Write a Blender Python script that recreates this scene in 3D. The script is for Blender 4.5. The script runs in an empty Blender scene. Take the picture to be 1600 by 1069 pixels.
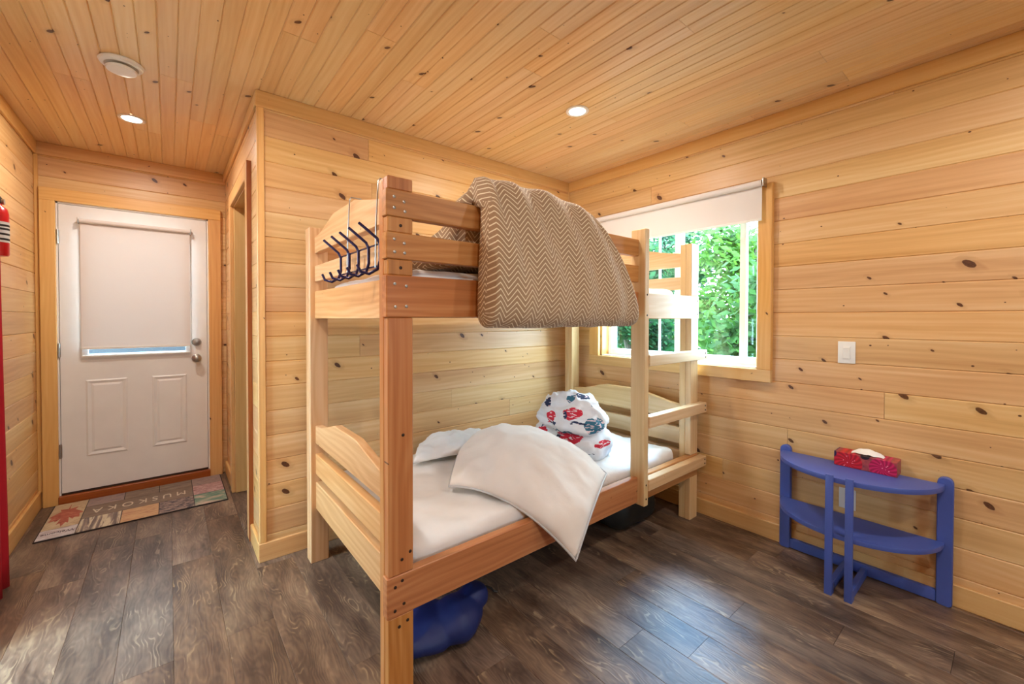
import bpy, bmesh, math, random
from mathutils import Vector, Matrix, noise
random.seed(11)
S = bpy.context.scene
COL = S.collection

# ------------------------------------------------------------------ camera
cam_d = bpy.data.cameras.new('camera')
cam = bpy.data.objects.new('camera', cam_d); COL.objects.link(cam)
_r = Vector((0.77297469, -0.63443536, 0.00137867)); _u = Vector((0.00806381, 0.01199751, 0.99989551)); _f = Vector((0.63438561, 0.77288281, -0.01438974))
cam.matrix_world = Matrix(((_r.x, _u.x, -_f.x, 0), (_r.y, _u.y, -_f.y, 0), (_r.z, _u.z, -_f.z, 1.2723), (0, 0, 0, 1)))
cam_d.sensor_width = 36; cam_d.lens = 653.84 / 1600 * 36
cam_d.shift_x = -0.00027; cam_d.shift_y = (506.96 - 534.5) / 1600
cam_d.clip_start = 0.02; cam_d.clip_end = 200
S.camera = cam

# ------------------------------------------------------------------ world, exposure
SKY = 31.0
EXPOSURE = 0.0
POT = 15.0
w = bpy.data.worlds.new('sky'); S.world = w; w.use_nodes = True
_bg = w.node_tree.nodes['Background']
_bg.inputs[0].default_value = (0.56, 0.80, 1.0, 1); _bg.inputs[1].default_value = SKY
S.view_settings.view_transform = 'Standard'; S.view_settings.look = 'None'
S.view_settings.exposure = EXPOSURE; S.view_settings.gamma = 1.0
S.view_settings.use_curve_mapping = False
S.cycles.max_bounces = 7; S.cycles.diffuse_bounces = 4; S.cycles.glossy_bounces = 3; S.cycles.transmission_bounces = 3; S.cycles.transparent_max_bounces = 8

sun_d = bpy.data.lights.new('sun', 'SUN'); sun_d.energy = 9.0; sun_d.color = (0.18, 0.50, 1.0); sun_d.angle = math.radians(11)
sun = bpy.data.objects.new('sun', sun_d); COL.objects.link(sun); sun.location = (8, 3.5, 9)
_el = math.radians(52); sun.rotation_euler = Vector((-0.97*math.cos(_el), -0.25*math.cos(_el), -math.sin(_el))).to_track_quat('-Z', 'Y').to_euler()

def portal(name, loc, sx, sy, direction):
    l = bpy.data.lights.new(name, 'AREA'); l.shape = 'RECTANGLE'; l.size = sx; l.size_y = sy
    l.cycles.is_portal = True
    o = bpy.data.objects.new(name, l); COL.objects.link(o); o.location = loc
    o.rotation_euler = Vector(direction).to_track_quat('-Z', 'Z').to_euler()
    return o
# daylight enters through the window openings (sampling portals, they give no light of their own)
portal('daylight_portal', (2.86, 1.565, 1.48), 1.17, 1.0, (-1, 0, 0))
portal('daylight_portal', (-0.86, 2.24, 1.08), 0.5, 2.0, (1, 0, 0))
portal('daylight_portal', (1.0, -2.36, 1.5), 0.7, 0.7, (0, 1, 0))  # at the added window behind the camera

# ------------------------------------------------------------------ helpers
WM = {}
def world_of(o): return WM.get(o.name, Matrix.Identity(4))
def link(name, data, mat=None, parent=None, M=None):
    o = bpy.data.objects.new(name, data); COL.objects.link(o)
    M = M or Matrix.Identity(4)
    if parent is not None:
        o.parent = parent; o.matrix_parent_inverse = world_of(parent).inverted()
    o.matrix_basis = M; WM[o.name] = M
    if mat is not None and data is not None:
        if not data.materials: data.materials.append(mat)
        elif data.materials[0] != mat:
            o.material_slots[0].link = 'OBJECT'; o.material_slots[0].material = mat
    return o
def tag(o, label, cat, group=None, kind=None):
    o['label'] = label; o['category'] = cat
    if group: o['group'] = group
    if kind: o['kind'] = kind
    return o
def struct(o): o['kind'] = 'structure'; return o
def empty(name, loc): return link(name, None, M=Matrix.Translation(loc))
def mesh_pd(name, v, f, smooth=False):
    m = bpy.data.meshes.new(name); m.from_pydata([tuple(p) for p in v], [], f)
    bm = bmesh.new(); bm.from_mesh(m); bmesh.ops.recalc_face_normals(bm, faces=bm.faces); bm.to_mesh(m); bm.free()
    if smooth:
        for p in m.polygons: p.use_smooth = True
    m.update(); return m
class MB:
    def __init__(s): s.v = []; s.f = []
    def add(s, v, f):
        b = len(s.v); s.v += [Vector(p) for p in v]; s.f += [tuple(b + i for i in q) for q in f]; return s
    def box(s, x0, x1, y0, y1, z0, z1):
        return s.add([(x0,y0,z0),(x1,y0,z0),(x1,y1,z0),(x0,y1,z0),(x0,y0,z1),(x1,y0,z1),(x1,y1,z1),(x0,y1,z1)],
                     [(0,3,2,1),(4,5,6,7),(0,1,5,4),(1,2,6,5),(2,3,7,6),(3,0,4,7)])
    def tube(s, pts, r, n=10, caps=True):
        pts = [Vector(p) for p in pts]; rs = r if isinstance(r, (list, tuple)) else [r]*len(pts)
        t0 = (pts[1]-pts[0]).normalized(); a = t0.orthogonal().normalized(); V = []; F = []
        for i, p in enumerate(pts):
            t = (pts[min(i+1, len(pts)-1)] - pts[max(i-1, 0)])
            t = t.normalized() if t.length > 1e-9 else t0
            a = (a - t*a.dot(t)); a = a.normalized() if a.length > 1e-6 else t.orthogonal().normalized()
            b = t.cross(a)
            for k in range(n):
                an = 2*math.pi*k/n; V.append(p + (a*math.cos(an) + b*math.sin(an))*rs[i])
        for i in range(len(pts)-1):
            for k in range(n): F.append((i*n+k, i*n+(k+1)%n, (i+1)*n+(k+1)%n, (i+1)*n+k))
        if caps: F.append(tuple(range(n-1, -1, -1))); F.append(tuple(range((len(pts)-1)*n, len(pts)*n)))
        return s.add(V, F)
    def lathe(s, prof, c=(0,0,0), axis='Z', n=32, ring=False):
        V = []; F = []; c = Vector(c)
        for (r, h) in prof:
            for k in range(n):
                a = 2*math.pi*k/n; x, y = r*math.cos(a), r*math.sin(a)
                V.append(c + (Vector((x, y, h)) if axis == 'Z' else Vector((h, x, y)) if axis == 'X' else Vector((x, h, y))))
        for i in range(len(prof)-1):
            for k in range(n): F.append((i*n+k, i*n+(k+1)%n, (i+1)*n+(k+1)%n, (i+1)*n+k))
        if ring:
            L = (len(prof)-1)*n
            for k in range(n): F.append((L+k, L+(k+1)%n, (k+1)%n, k))
        else: F.append(tuple(range(n))); F.append(tuple(range((len(prof)-1)*n, len(prof)*n)))
        return s.add(V, F)
    def prism(s, poly, z0, z1, T=None):
        n = len(poly); V = [Vector((x, y, z)) for z in (z0, z1) for x, y in poly]
        if T: V = [T @ p for p in V]
        return s.add(V, [tuple(range(n-1, -1, -1)), tuple(range(n, 2*n))] + [(i, (i+1)%n, n+(i+1)%n, n+i) for i in range(n)])
    def build(s, name, mat, parent=None, smooth=False, M=None, bevel=0, seg=2):
        m = mesh_pd(name, s.v, s.f)
        if bevel:
            bm = bmesh.new(); bm.from_mesh(m)
            es = [e for e in bm.edges if e.is_manifold and e.calc_face_angle(0) > 0.6]
            bmesh.ops.bevel(bm, geom=es, offset=bevel, segments=seg, affect='EDGES', profile=0.6)
            bm.to_mesh(m); bm.free()
        if smooth or bevel:
            for p in m.polygons: p.use_smooth = True
            if bevel or smooth == 'auto':
                m.set_sharp_from_angle(angle=math.radians(40))
        return link(name, m, mat, parent, M)

AX = {'x': Vector((1,0,0)), 'y': Vector((0,1,0)), 'z': Vector((0,0,1)), '-x': Vector((-1,0,0)), '-y': Vector((0,-1,0)), '-z': Vector((0,0,-1))}
def frame(c, al, an):
    """local X = length axis, local Z = face normal"""
    X = AX[al]; Z = AX[an]; Y = Z.cross(X)
    return Matrix(((X.x,Y.x,Z.x,c[0]),(X.y,Y.y,Z.y,c[1]),(X.z,Y.z,Z.z,c[2]),(0,0,0,1)))
_cache = {}
def lumber_mesh(l, w_, t, b=0.003):
    k = ('l', round(l,3), round(w_,3), round(t,3), b)
    if k not in _cache:
        m = mesh_pd('lumber', *(lambda q: (q.v, q.f))(MB().box(-l/2,l/2,-w_/2,w_/2,-t/2,t/2)))
        bm = bmesh.new(); bm.from_mesh(m); bmesh.ops.bevel(bm, geom=bm.edges[:], offset=b, segments=1, affect='EDGES'); bm.to_mesh(m); bm.free()
        _cache[k] = m
    return _cache[k]
def lumber(name, x0, x1, y0, y1, z0, z1, al, mat, parent, an=None, b=0.003, label=None):
    """axis-aligned piece of wood, grain along axis al"""
    d = {'x': x1-x0, 'y': y1-y0, 'z': z1-z0}; rest = [a for a in 'xyz' if a != al]
    if an is None: an = min(rest, key=lambda a: d[a])
    wd = [a for a in rest if a != an][0]
    o = link(name, lumber_mesh(d[al], d[wd], d[an], b), mat, parent, frame(((x0+x1)/2,(y0+y1)/2,(z0+z1)/2), al, an))
    if label: o['label'] = label
    return o
def groove_mesh(l, w_, t=0.016, c=0.0042, center=False, ends=0.0008):
    k = ('g', round(l,3), round(w_,4), center)
    if k not in _cache:
        h = w_/2; prof = [(-h,-t),(h,-t),(h,-c),(h-c,0)]
        if center: prof += [(c*0.9,0),(0,-c*1.0),(-c*0.9,0)]
        prof += [(-h+c,0),(-h,-c)]
        a, b = -l/2+ends, l/2-ends; n = len(prof)
        V = [(x, y, z) for x in (a, b) for y, z in prof]
        F = [tuple(range(n)), tuple(range(2*n-1, n-1, -1))] + [(i, (i+1)%n, n+(i+1)%n, n+i) for i in range(n)]
        _cache[k] = mesh_pd('board', V, F)
    return _cache[k]
def board(parent, c, l, w_, al, an, mat, name='board', center=False):
    return link(name, groove_mesh(l, w_, center=center), mat, parent, frame(c, al, an))

# ------------------------------------------------------------------ materials
def new_mat(name):
    m = bpy.data.materials.new(name); m.use_nodes = True; nt = m.node_tree
    return m, nt, nt.nodes['Principled BSDF']
class G:
    def __init__(s, nt): s.nt = nt
    def n(s, t, **p):
        x = s.nt.nodes.new(t)
        for k, v in p.items(): setattr(x, k, v)
        return x
    def put(s, sock, v):
        if hasattr(v, 'is_output') or isinstance(v, bpy.types.NodeSocket): s.nt.links.new(v, sock)
        else: sock.default_value = v
    def m(s, op, a, b=0.0, c=0.0, clamp=False):
        x = s.n('ShaderNodeMath', operation=op); x.use_clamp = clamp
        for i, v in enumerate((a, b, c)): s.put(x.inputs[i], v)
        return x.outputs[0]
    def vm(s, op, a, b):
        x = s.n('ShaderNodeVectorMath', operation=op); s.put(x.inputs[0], a); s.put(x.inputs[1], b); return x.outputs[0]
    def xyz(s, x, y, z):
        q = s.n('ShaderNodeCombineXYZ')
        for i, v in enumerate((x, y, z)): s.put(q.inputs[i], v)
        return q.outputs[0]
    def sep(s, v):
        q = s.n('ShaderNodeSeparateXYZ'); s.put(q.inputs[0], v); return q.outputs
    def noise(s, vec, scale=1.0, detail=2.0, rough=0.5, dist=0.0):
        q = s.n('ShaderNodeTexNoise'); s.put(q.inputs['Vector'], vec)
        q.inputs['Scale'].default_value = scale; q.inputs['Detail'].default_value = detail; q.inputs['Roughness'].default_value = rough; q.inputs['Distortion'].default_value = dist
        return q.outputs[0]
    def vor(s, vec, scale=1.0, dim='2D'):
        q = s.n('ShaderNodeTexVoronoi', voronoi_dimensions=dim); s.put(q.inputs['Vector'], vec); q.inputs['Scale'].default_value = scale
        return q.outputs['Distance'], s.sep(q.outputs['Color'])
    def ramp(s, fac, stops, interp='LINEAR'):
        q = s.n('ShaderNodeValToRGB'); q.color_ramp.interpolation = interp; e = q.color_ramp.elements
        while len(e) < len(stops): e.new(0.5)
        for i, (p, c) in enumerate(stops): e[i].position = p; e[i].color = (*c, 1)
        s.put(q.inputs[0], fac); return q.outputs[0]
    def mix(s, fac, a, b, bt='MIX'):
        q = s.n('ShaderNodeMix', data_type='RGBA', blend_type=bt); s.put(q.inputs[0], fac)
        for i, v in ((6, a), (7, b)): s.put(q.inputs[i], (*v, 1) if isinstance(v, tuple) and len(v) == 3 else v)
        return q.outputs[2]
    def hsv(s, col, h=0.5, sa=1.0, v=1.0):
        q = s.n('ShaderNodeHueSaturation'); s.put(q.inputs['Hue'], h); s.put(q.inputs['Saturation'], sa); s.put(q.inputs['Value'], v); s.put(q.inputs['Color'], col); return q.outputs[0]
    def bump(s, h, strength=0.3, dist=0.002):
        q = s.n('ShaderNodeBump'); q.inputs['Strength'].default_value = strength; q.inputs['Distance'].default_value = dist; s.put(q.inputs['Height'], h); return q.outputs[0]
def srgb(r, g, b):
    f = lambda c: (c/255/12.92) if c/255 <= 0.04045 else ((c/255+0.055)/1.055)**2.4
    return (f(r), f(g), f(b))
def plain(name, c, rough=0.5, metal=0.0, bump=None, spec=0.5):
    m, nt, b = new_mat(name); g = G(nt)
    tc = g.n('ShaderNodeTexCoord').outputs['Object']
    nz = g.noise(tc, 9.0, 3)
    nt.links.new(g.hsv(g.mix(0.0, c, c), 0.5, 1.0, g.m('MULTIPLY_ADD', nz, 0.10, 0.95)), b.inputs['Base Color'])
    b.inputs['Roughness'].default_value = rough; b.inputs['Metallic'].default_value = metal; b.inputs['Specular IOR Level'].default_value = spec
    if bump: nt.links.new(g.bump(g.noise(tc, bump[0], 3), bump[1], 0.002), b.inputs['Normal'])
    return m
def pine(name, lo, mid, hi, knots=1.0, grain=1.0, rough=0.38, hue=0.006, val=0.10, swirl=0.2):
    m, nt, b = new_mat(name); g = G(nt)
    tc = g.n('ShaderNodeTexCoord').outputs['Object']; rnd = g.n('ShaderNodeObjectInfo').outputs['Random']
    p = g.vm('ADD', tc, g.xyz(g.m('MULTIPLY', rnd, 57.0), g.m('MULTIPLY', rnd, 131.0), g.m('MULTIPLY', rnd, 29.0)))
    px, py, pz = g.sep(p)
    warp = g.noise(g.vm('MULTIPLY', p, (0.9, 5.0, 5.0)), 1.0, 2)
    g1 = g.noise(g.vm('MULTIPLY', p, (1.3, 70.0, 70.0)), 1.0, 3, 0.6)
    g2 = g.noise(g.vm('MULTIPLY', p, (0.45, 11.0, 11.0)), 1.0, 2)
    # knots
    fl = g.xyz(g.m('ADD', g.m('MULTIPLY', px, 4.6), g.m('MULTIPLY', py, 3.0)), g.m('MULTIPLY', py, 4.4), 0.0)
    jit = g.m('MULTIPLY', g.m('SUBTRACT', g.noise(g.vm('MULTIPLY', p, (60.0, 60.0, 0.0)), 1.0, 2), 0.5), 0.028)
    d1, c1 = g.vor(fl)
    r1 = g.m('MULTIPLY', g.m('MAXIMUM', g.m('SUBTRACT', c1[0], 1.0 - 0.62*knots), 0.0), 0.14)
    d1 = g.m('ADD', d1, jit)
    k1 = g.m('MULTIPLY', g.m('SUBTRACT', r1, d1), 95.0, clamp=True)
    halo = g.m('MULTIPLY', g.m('SUBTRACT', g.m('MULTIPLY', r1, 2.6), d1), 9.0, clamp=True)
    d2, c2 = g.vor(g.xyz(g.m('MULTIPLY', px, 11.0), g.m('MULTIPLY', py, 14.0), 3.3))
    r2 = g.m('MULTIPLY', g.m('MAXIMUM', g.m('SUBTRACT', c2[1], 1.0 - 0.16*knots), 0.0), 0.42)
    k2 = g.m('MULTIPLY', g.m('SUBTRACT', r2, d2), 60.0, clamp=True)
    ring = g.m('SINE', g.m('ADD', g.m('MULTIPLY', py, 190.0), g.m('ADD', g.m('MULTIPLY', warp, 46.0), g.m('MULTIPLY', halo, 5.0))))
    tone = g.m('ADD', g.m('MULTIPLY', g2, 0.62), g.m('ADD', g.m('MULTIPLY', g1, 0.38*grain), g.m('MULTIPLY', ring, 0.5*swirl*0.35)))
    col = g.ramp(tone, [(0.22, lo), (0.5, mid), (0.78, hi)])
    col = g.mix(g.m('MULTIPLY', halo, 0.35), col, tuple(0.55*x + 0.25*y for x, y in zip(lo, (0.3, 0.12, 0.04))))
    kn = g.mix(g.noise(g.vm('MULTIPLY', p, (130.0, 130.0, 1.0)), 1.0, 1), (0.035, 0.012, 0.006), (0.20, 0.075, 0.028))
    col = g.mix(g.m('MAXIMUM', k1, k2), col, kn)
    r3 = g.m('FRACT', g.m('MULTIPLY', rnd, 17.31)); r4 = g.m('FRACT', g.m('MULTIPLY', rnd, 71.7))
    col = g.hsv(col, g.m('MULTIPLY_ADD', r4, 2*hue, 0.5-hue), g.m('MULTIPLY_ADD', r3, 0.10, 0.95), g.m('MULTIPLY_ADD', r3, val, 1.0-val*0.6))
    nt.links.new(col, b.inputs['Base Color'])
    b.inputs['Roughness'].default_value = rough; b.inputs['Specular IOR Level'].default_value = 0.4
    nt.links.new(g.bump(g1, 0.10, 0.001), b.inputs['Normal'])
    return m
PINE_WALL = pine('pine_wall', srgb(200,146,88), srgb(224,178,120), srgb(240,206,154))
PINE_CEIL = pine('pine_ceiling', srgb(214,162,106), srgb(234,194,140), srgb(246,216,172), knots=0.8, rough=0.30)
PINE_TRIM = pine('pine_trim', srgb(208,150,84), srgb(226,176,110), srgb(238,198,136), knots=0.45)
PINE_BED = pine('pine_bed', srgb(158,92,40), srgb(194,124,64), srgb(218,158,96), knots=0.35, grain=1.2, swirl=0.3)
PINE_HEAD = pine('pine_head', srgb(196,134,82), srgb(218,164,110), srgb(234,190,140), knots=0.3, grain=1.3, swirl=0.45)
PINE_PALE_LIT = pine('pine_pale_lit', srgb(202,156,104), srgb(222,184,134), srgb(236,206,162), knots=0.5, grain=1.1, swirl=0.25)  # window light on the foot end and ladder put into a paler pine
PINE_RED = pine('pine_dark_edge', srgb(120,62,28), srgb(150,84,40), srgb(176,108,58), knots=0.3)

def floor_mat():
    m, nt, b = new_mat('rustic_laminate'); g = G(nt)
    tc = g.n('ShaderNodeTexCoord').outputs['Object']; rnd = g.n('ShaderNodeObjectInfo').outputs['Random']
    p = g.vm('ADD', tc, g.xyz(g.m('MULTIPLY', rnd, 77.0), g.m('MULTIPLY', rnd, 31.0), g.m('MULTIPLY', rnd, 13.0)))
    px, py, pz = g.sep(p)
    warp = g.noise(g.vm('MULTIPLY', p, (2.2, 7.5, 1.0)), 1.0, 3, 0.5)
    ring = g.m('SINE', g.m('ADD', g.m('MULTIPLY', py, 300.0), g.m('MULTIPLY', warp, 120.0)))
    big = g.noise(g.vm('MULTIPLY', p, (2.6, 8.0, 1.0)), 1.0, 4, 0.6)
    fine = g.noise(g.vm('MULTIPLY', p, (7.0, 70.0, 1.0)), 1.0, 3, 0.6)
    t = g.m('ADD', g.m('MULTIPLY', big, 0.82), g.m('ADD', g.m('MULTIPLY', ring, 0.028), g.m('MULTIPLY', fine, 0.30)))
    col = g.ramp(t, [(0.26, srgb(44,34,30)), (0.47, srgb(88,69,57)), (0.62, srgb(124,101,84)), (0.85, srgb(172,148,120))])
    # pale scratches on the brushed surface
    sc = g.noise(g.vm('MULTIPLY', p, (5.0, 11.0, 1.0)), 1.0, 3, 0.6, 0.8)
    msk = g.m('MULTIPLY', g.m('SUBTRACT', sc, 0.54), 8.0, clamp=True)
    col = g.mix(g.m('MULTIPLY', g.m('MULTIPLY', msk, g.m('GREATER_THAN', ring, 0.66)), 0.5), col, srgb(190,166,132))
    r3 = g.m('FRACT', g.m('MULTIPLY', rnd, 23.7)); 
    col = g.hsv(col, 0.5, g.m('MULTIPLY_ADD', r3, 0.35, 0.85), g.m('MULTIPLY_ADD', rnd, 0.34, 0.82))
    nt.links.new(col, b.inputs['Base Color'])
    nt.links.new(g.m('MULTIPLY_ADD', fine, 0.14, 0.33), b.inputs['Roughness'])
    nt.links.new(g.bump(g.m('ADD', ring, g.m('MULTIPLY', fine, 1.5)), 0.12, 0.001), b.inputs['Normal'])
    return m
FLOOR = floor_mat()
WHITE = plain('white_paint', srgb(236,232,228), 0.42)
PLASTIC = plain('white_plastic', srgb(240,238,232), 0.35)
VINYL = plain('white_vinyl', srgb(244,246,246), 0.4)
DARK = plain('dark_gap', srgb(60,38,22), 0.9)
STEEL = plain('brushed_nickel', srgb(176,172,166), 0.28, 1.0)
SCREW = plain('screw_metal', srgb(190,186,178), 0.35, 0.9)
NAIL = plain('nail_head', srgb(70,52,42), 0.5, 0.6)
BLUE = plain('blue_paint', srgb(74,94,172), 0.42, bump=(60, 0.15))
NAVYM = plain('navy_metal', srgb(38,34,78), 0.22, 0.35)
BLACK = plain('black_rubber', srgb(20,20,22), 0.5)
RED = plain('red_enamel', srgb(196,22,30), 0.3)
CURT = plain('red_cloth', srgb(176,10,34), 0.85, bump=(220, 0.3))
BAGM = plain('blue_nylon', srgb(20,38,100), 0.55, bump=(160, 0.2))
DBAG = plain('black_nylon', srgb(28,30,28), 0.6)
def cloth(name, c, rough=0.85, sc=420, st=0.12):
    m, nt, b = new_mat(name); g = G(nt); tc = g.n('ShaderNodeTexCoord').outputs['Object']
    nz = g.noise(tc, 14.0, 4)
    nt.links.new(g.hsv(g.mix(0.0, c, c), 0.5, 1.0, g.m('MULTIPLY_ADD', nz, 0.10, 0.95)), b.inputs['Base Color'])
    b.inputs['Roughness'].default_value = rough
    b.inputs['Sheen Weight'].default_value = 0.15
    h = g.m('ADD', g.m('MULTIPLY', g.noise(tc, sc, 2), 0.25), g.noise(tc, 22.0, 3))
    nt.links.new(g.bump(h, st, 0.012), b.inputs['Normal']); return m
SHEET = cloth('white_sheet', srgb(238,234,230), st=0.25)
PILLOW = cloth('white_pillow_cotton', srgb(238,228,218))
PIPING = cloth('grey_satin', srgb(196,194,194), 0.5)
TISSUE = cloth('tissue_paper', srgb(244,242,238))
def shade_mat():
    m, nt, b = new_mat('shade_fabric'); g = G(nt); tc = g.n('ShaderNodeTexCoord').outputs['Object']
    c = srgb(236,228,222); nz = g.noise(tc, 700.0, 2)
    nt.links.new(g.hsv(g.mix(0.0, c, c), 0.5, 1.0, g.m('MULTIPLY_ADD', nz, 0.06, 0.97)), b.inputs['Base Color'])
    b.inputs['Roughness'].default_value = 0.8
    tr = nt.nodes.new('ShaderNodeBsdfTranslucent'); tr.inputs[0].default_value = (0.9, 0.84, 0.8, 1)
    mx = nt.nodes.new('ShaderNodeMixShader'); mx.inputs[0].default_value = 0.12
    nt.links.new(b.outputs[0], mx.inputs[1]); nt.links.new(tr.outputs[0], mx.inputs[2]); nt.links.new(mx.outputs[0], nt.nodes['Material Output'].inputs[0])
    return m
SHADE = shade_mat()
def glass_mat():
    m, nt, b = new_mat('window_glass'); nt.nodes.remove(b)
    t = nt.nodes.new('ShaderNodeBsdfTransparent'); t.inputs[0].default_value = (0.94, 0.97, 0.96, 1)
    gl = nt.nodes.new('ShaderNodeBsdfGlossy'); gl.inputs['Roughness'].default_value = 0.03
    lw = nt.nodes.new('ShaderNodeLayerWeight'); lw.inputs[0].default_value = 0.5; g = G(nt); fr = g.m('MULTIPLY_ADD', g.m('POWER', lw.outputs['Facing'], 4.0), 0.5, 0.02)
    mx = nt.nodes.new('ShaderNodeMixShader'); nt.links.new(fr, mx.inputs[0])
    nt.links.new(t.outputs[0], mx.inputs[1]); nt.links.new(gl.outputs[0], mx.inputs[2]); nt.links.new(mx.outputs[0], nt.nodes['Material Output'].inputs[0])
    return m
GLASS = glass_mat()
def lens_mat(st):
    m, nt, b = new_mat('lit_lamp_lens'); b.inputs['Base Color'].default_value = (0.9, 0.88, 0.84, 1)
    b.inputs['Emission Color'].default_value = (1.0, 0.9, 0.76, 1); b.inputs['Emission Strength'].default_value = st; return m
LENS = lens_mat(14.0)
def herringbone():
    m, nt, b = new_mat('herringbone_quilt'); g = G(nt)
    uv = g.n('ShaderNodeTexCoord').outputs['UV']; u, v, _ = g.sep(uv)
    nz = g.noise(uv, 30.0, 2)
    tri = g.m('PINGPONG', u, 0.036)
    t = g.m('FRACT', g.m('DIVIDE', g.m('ADD', v, g.m('ADD', g.m('MULTIPLY', tri, 1.15), g.m('MULTIPLY', nz, 0.003))), 0.0215))
    line = g.m('LESS_THAN', t, 0.22)
    fine = g.noise(uv, 500.0, 2)
    colA = g.mix(fine, srgb(146,114,84), srgb(182,150,116))
    col = g.mix(g.m('MULTIPLY', line, 0.95), colA, srgb(244,230,200))
    nt.links.new(col, b.inputs['Base Color']); b.inputs['Roughness'].default_value = 0.9; b.inputs['Sheen Weight'].default_value = 0.2
    nt.links.new(g.bump(g.m('ADD', line, fine), 0.25, 0.002), b.inputs['Normal']); return m
HERR = herringbone()

# ------------------------------------------------------------------ room shell
XR, XL, YB, YD, XC, H = 2.688, -0.683, 2.505, 4.155, 0.366, 2.44
YK = -2.2            # wall behind the camera
P = 0.1305           # board pitch
def rows(zmax=H):
    k = 0
    while k*P < zmax - 0.01:
        yield k, k*P, min((k+1)*P, zmax); k += 1
def runs(a, b, rng, lo=2.2, hi=4.4):
    out = [a]; x = a + rng.uniform(0.5, hi)
    while x < b - 0.5: out.append(x); x += rng.uniform(lo, hi)
    return list(zip(out, out[1:] + [b]))
rngw = random.Random(5)
def wall(name, axis, val, a, b, an, holes=(), mat=PINE_WALL, thick=0.10, split=True, ext=(0, 0)):
    """axis 'x': plane x=val running along y from a to b; boards face an"""
    root = MB(); s = 1 if an in ('x', 'y') else -1
    # backing slab with the openings left free
    segs = [(a-ext[0], b+ext[1], -0.05, H+0.02)]
    for (h0, h1, z0, z1) in holes:
        new = []
        for (p, q, r0, r1) in segs:
            if h1 <= p or h0 >= q: new.append((p, q, r0, r1)); continue
            if p < h0: new.append((p, h0, r0, r1))
            if h1 < q: new.append((h1, q, r0, r1))
            if z0 > r0: new.append((h0, h1, r0, z0))
            if z1 < r1: new.append((h0, h1, z1, r1))
        segs = new
    t0, t1 = sorted((val - s*0.016, val - s*thick))
    for (p, q, r0, r1) in segs:
        root.box(t0, t1, p, q, r0, r1) if axis == 'x' else root.box(p, q, t0, t1, r0, r1)
    o = struct(root.build(name, DARK))
    al = 'y' if axis == 'x' else 'x'
    for k, z0, z1 in rows():
        zc = (z0+z1)/2; spans = [(a, b)]
        for (h0, h1, g0, g1) in holes:
            if z1 > g0 + 0.001 and z0 < g1 - 0.001:
                new = []
                for (p, q) in spans:
                    if h1 <= p or h0 >= q: new.append((p, q)); continue
                    if p < h0 - 0.01: new.append((p, h0))
                    if h1 + 0.01 < q: new.append((h1, q))
                spans = new
        for (p, q) in spans:
            for (c, d) in (runs(p, q, rngw) if split and q-p > 1.6 else [(p, q)]):
                cc = (val, (c+d)/2, zc) if axis == 'x' else ((c+d)/2, val, zc)
                board(o, cc, d-c, z1-z0, al, an, mat)
    return o
# openings
WIN = (0.985, 2.145, 0.980, 1.985)
LWIN = (2.0, 2.48, 0.08, 2.08)
wall_r = wall('wall_right', 'x', XR, YK, YB, '-x', [WIN], thick=0.15, ext=(0.15, 1.85))
# infill under/over the window where a board row is cut by the opening
board(wall_r, (XR, 1.565, 2.0365), 1.16, 0.103, 'y', '-x', PINE_WALL)
wall_b = wall('wall_bunk', 'y', YB, XC, XR, '-y')
DOOR = (-0.583, 0.246, -0.01, 2.058)
wall_d = wall('wall_door', 'y', YD, XL, XC, '-y', [DOOR], thick=0.15, split=False, ext=(0.2, 2.45))
DW = (2.865, 3.62, -0.01, 2.075)
wall_c = wall('wall_closet', 'x', XC, YB+0.017, YD, '-x', [DW], thick=0.115, split=False)
wall_l = wall('wall_left', 'x', XL, YK, YD, 'x', [LWIN], thick=0.12, ext=(0.15, 0.2))
wall_k = wall('wall_back', 'y', YK, XL, XR, 'y', [(0.65, 1.35, 1.15, 1.85)], thick=0.12, ext=(0.15, 0.15))
# closet seen through the doorway
cb = struct(MB().box(XC+0.9, XC+0.95, YB+0.12, YD, 0, H).build('wall_closet_inner', PINE_WALL))
struct(MB().box(XC, XC+0.95, YD, YD+0.05, 0, H).build('wall_closet_end', PINE_WALL))
# ceiling
ceil = struct(MB().box(XL-0.15, XR+0.15, YK-0.15, YD+0.15, H+0.016, H+0.10).build('ceiling', DARK))
rc = random.Random(8); x = 0.366 - 0.131*9
while x < XR:
    x0 = max(x, XL); x1 = min(x + 0.131, XR)
    if x1 - x0 > 0.02:
        ye = YD if x1 <= XC + 0.06 else YB
        for (c, d) in runs(YK, ye, rc, 1.6, 3.2):
            board(ceil, ((x0+x1)/2, (c+d)/2, H), d-c, x1-x0, 'y', '-z', PINE_CEIL, center=True)
    x += 0.131
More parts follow.
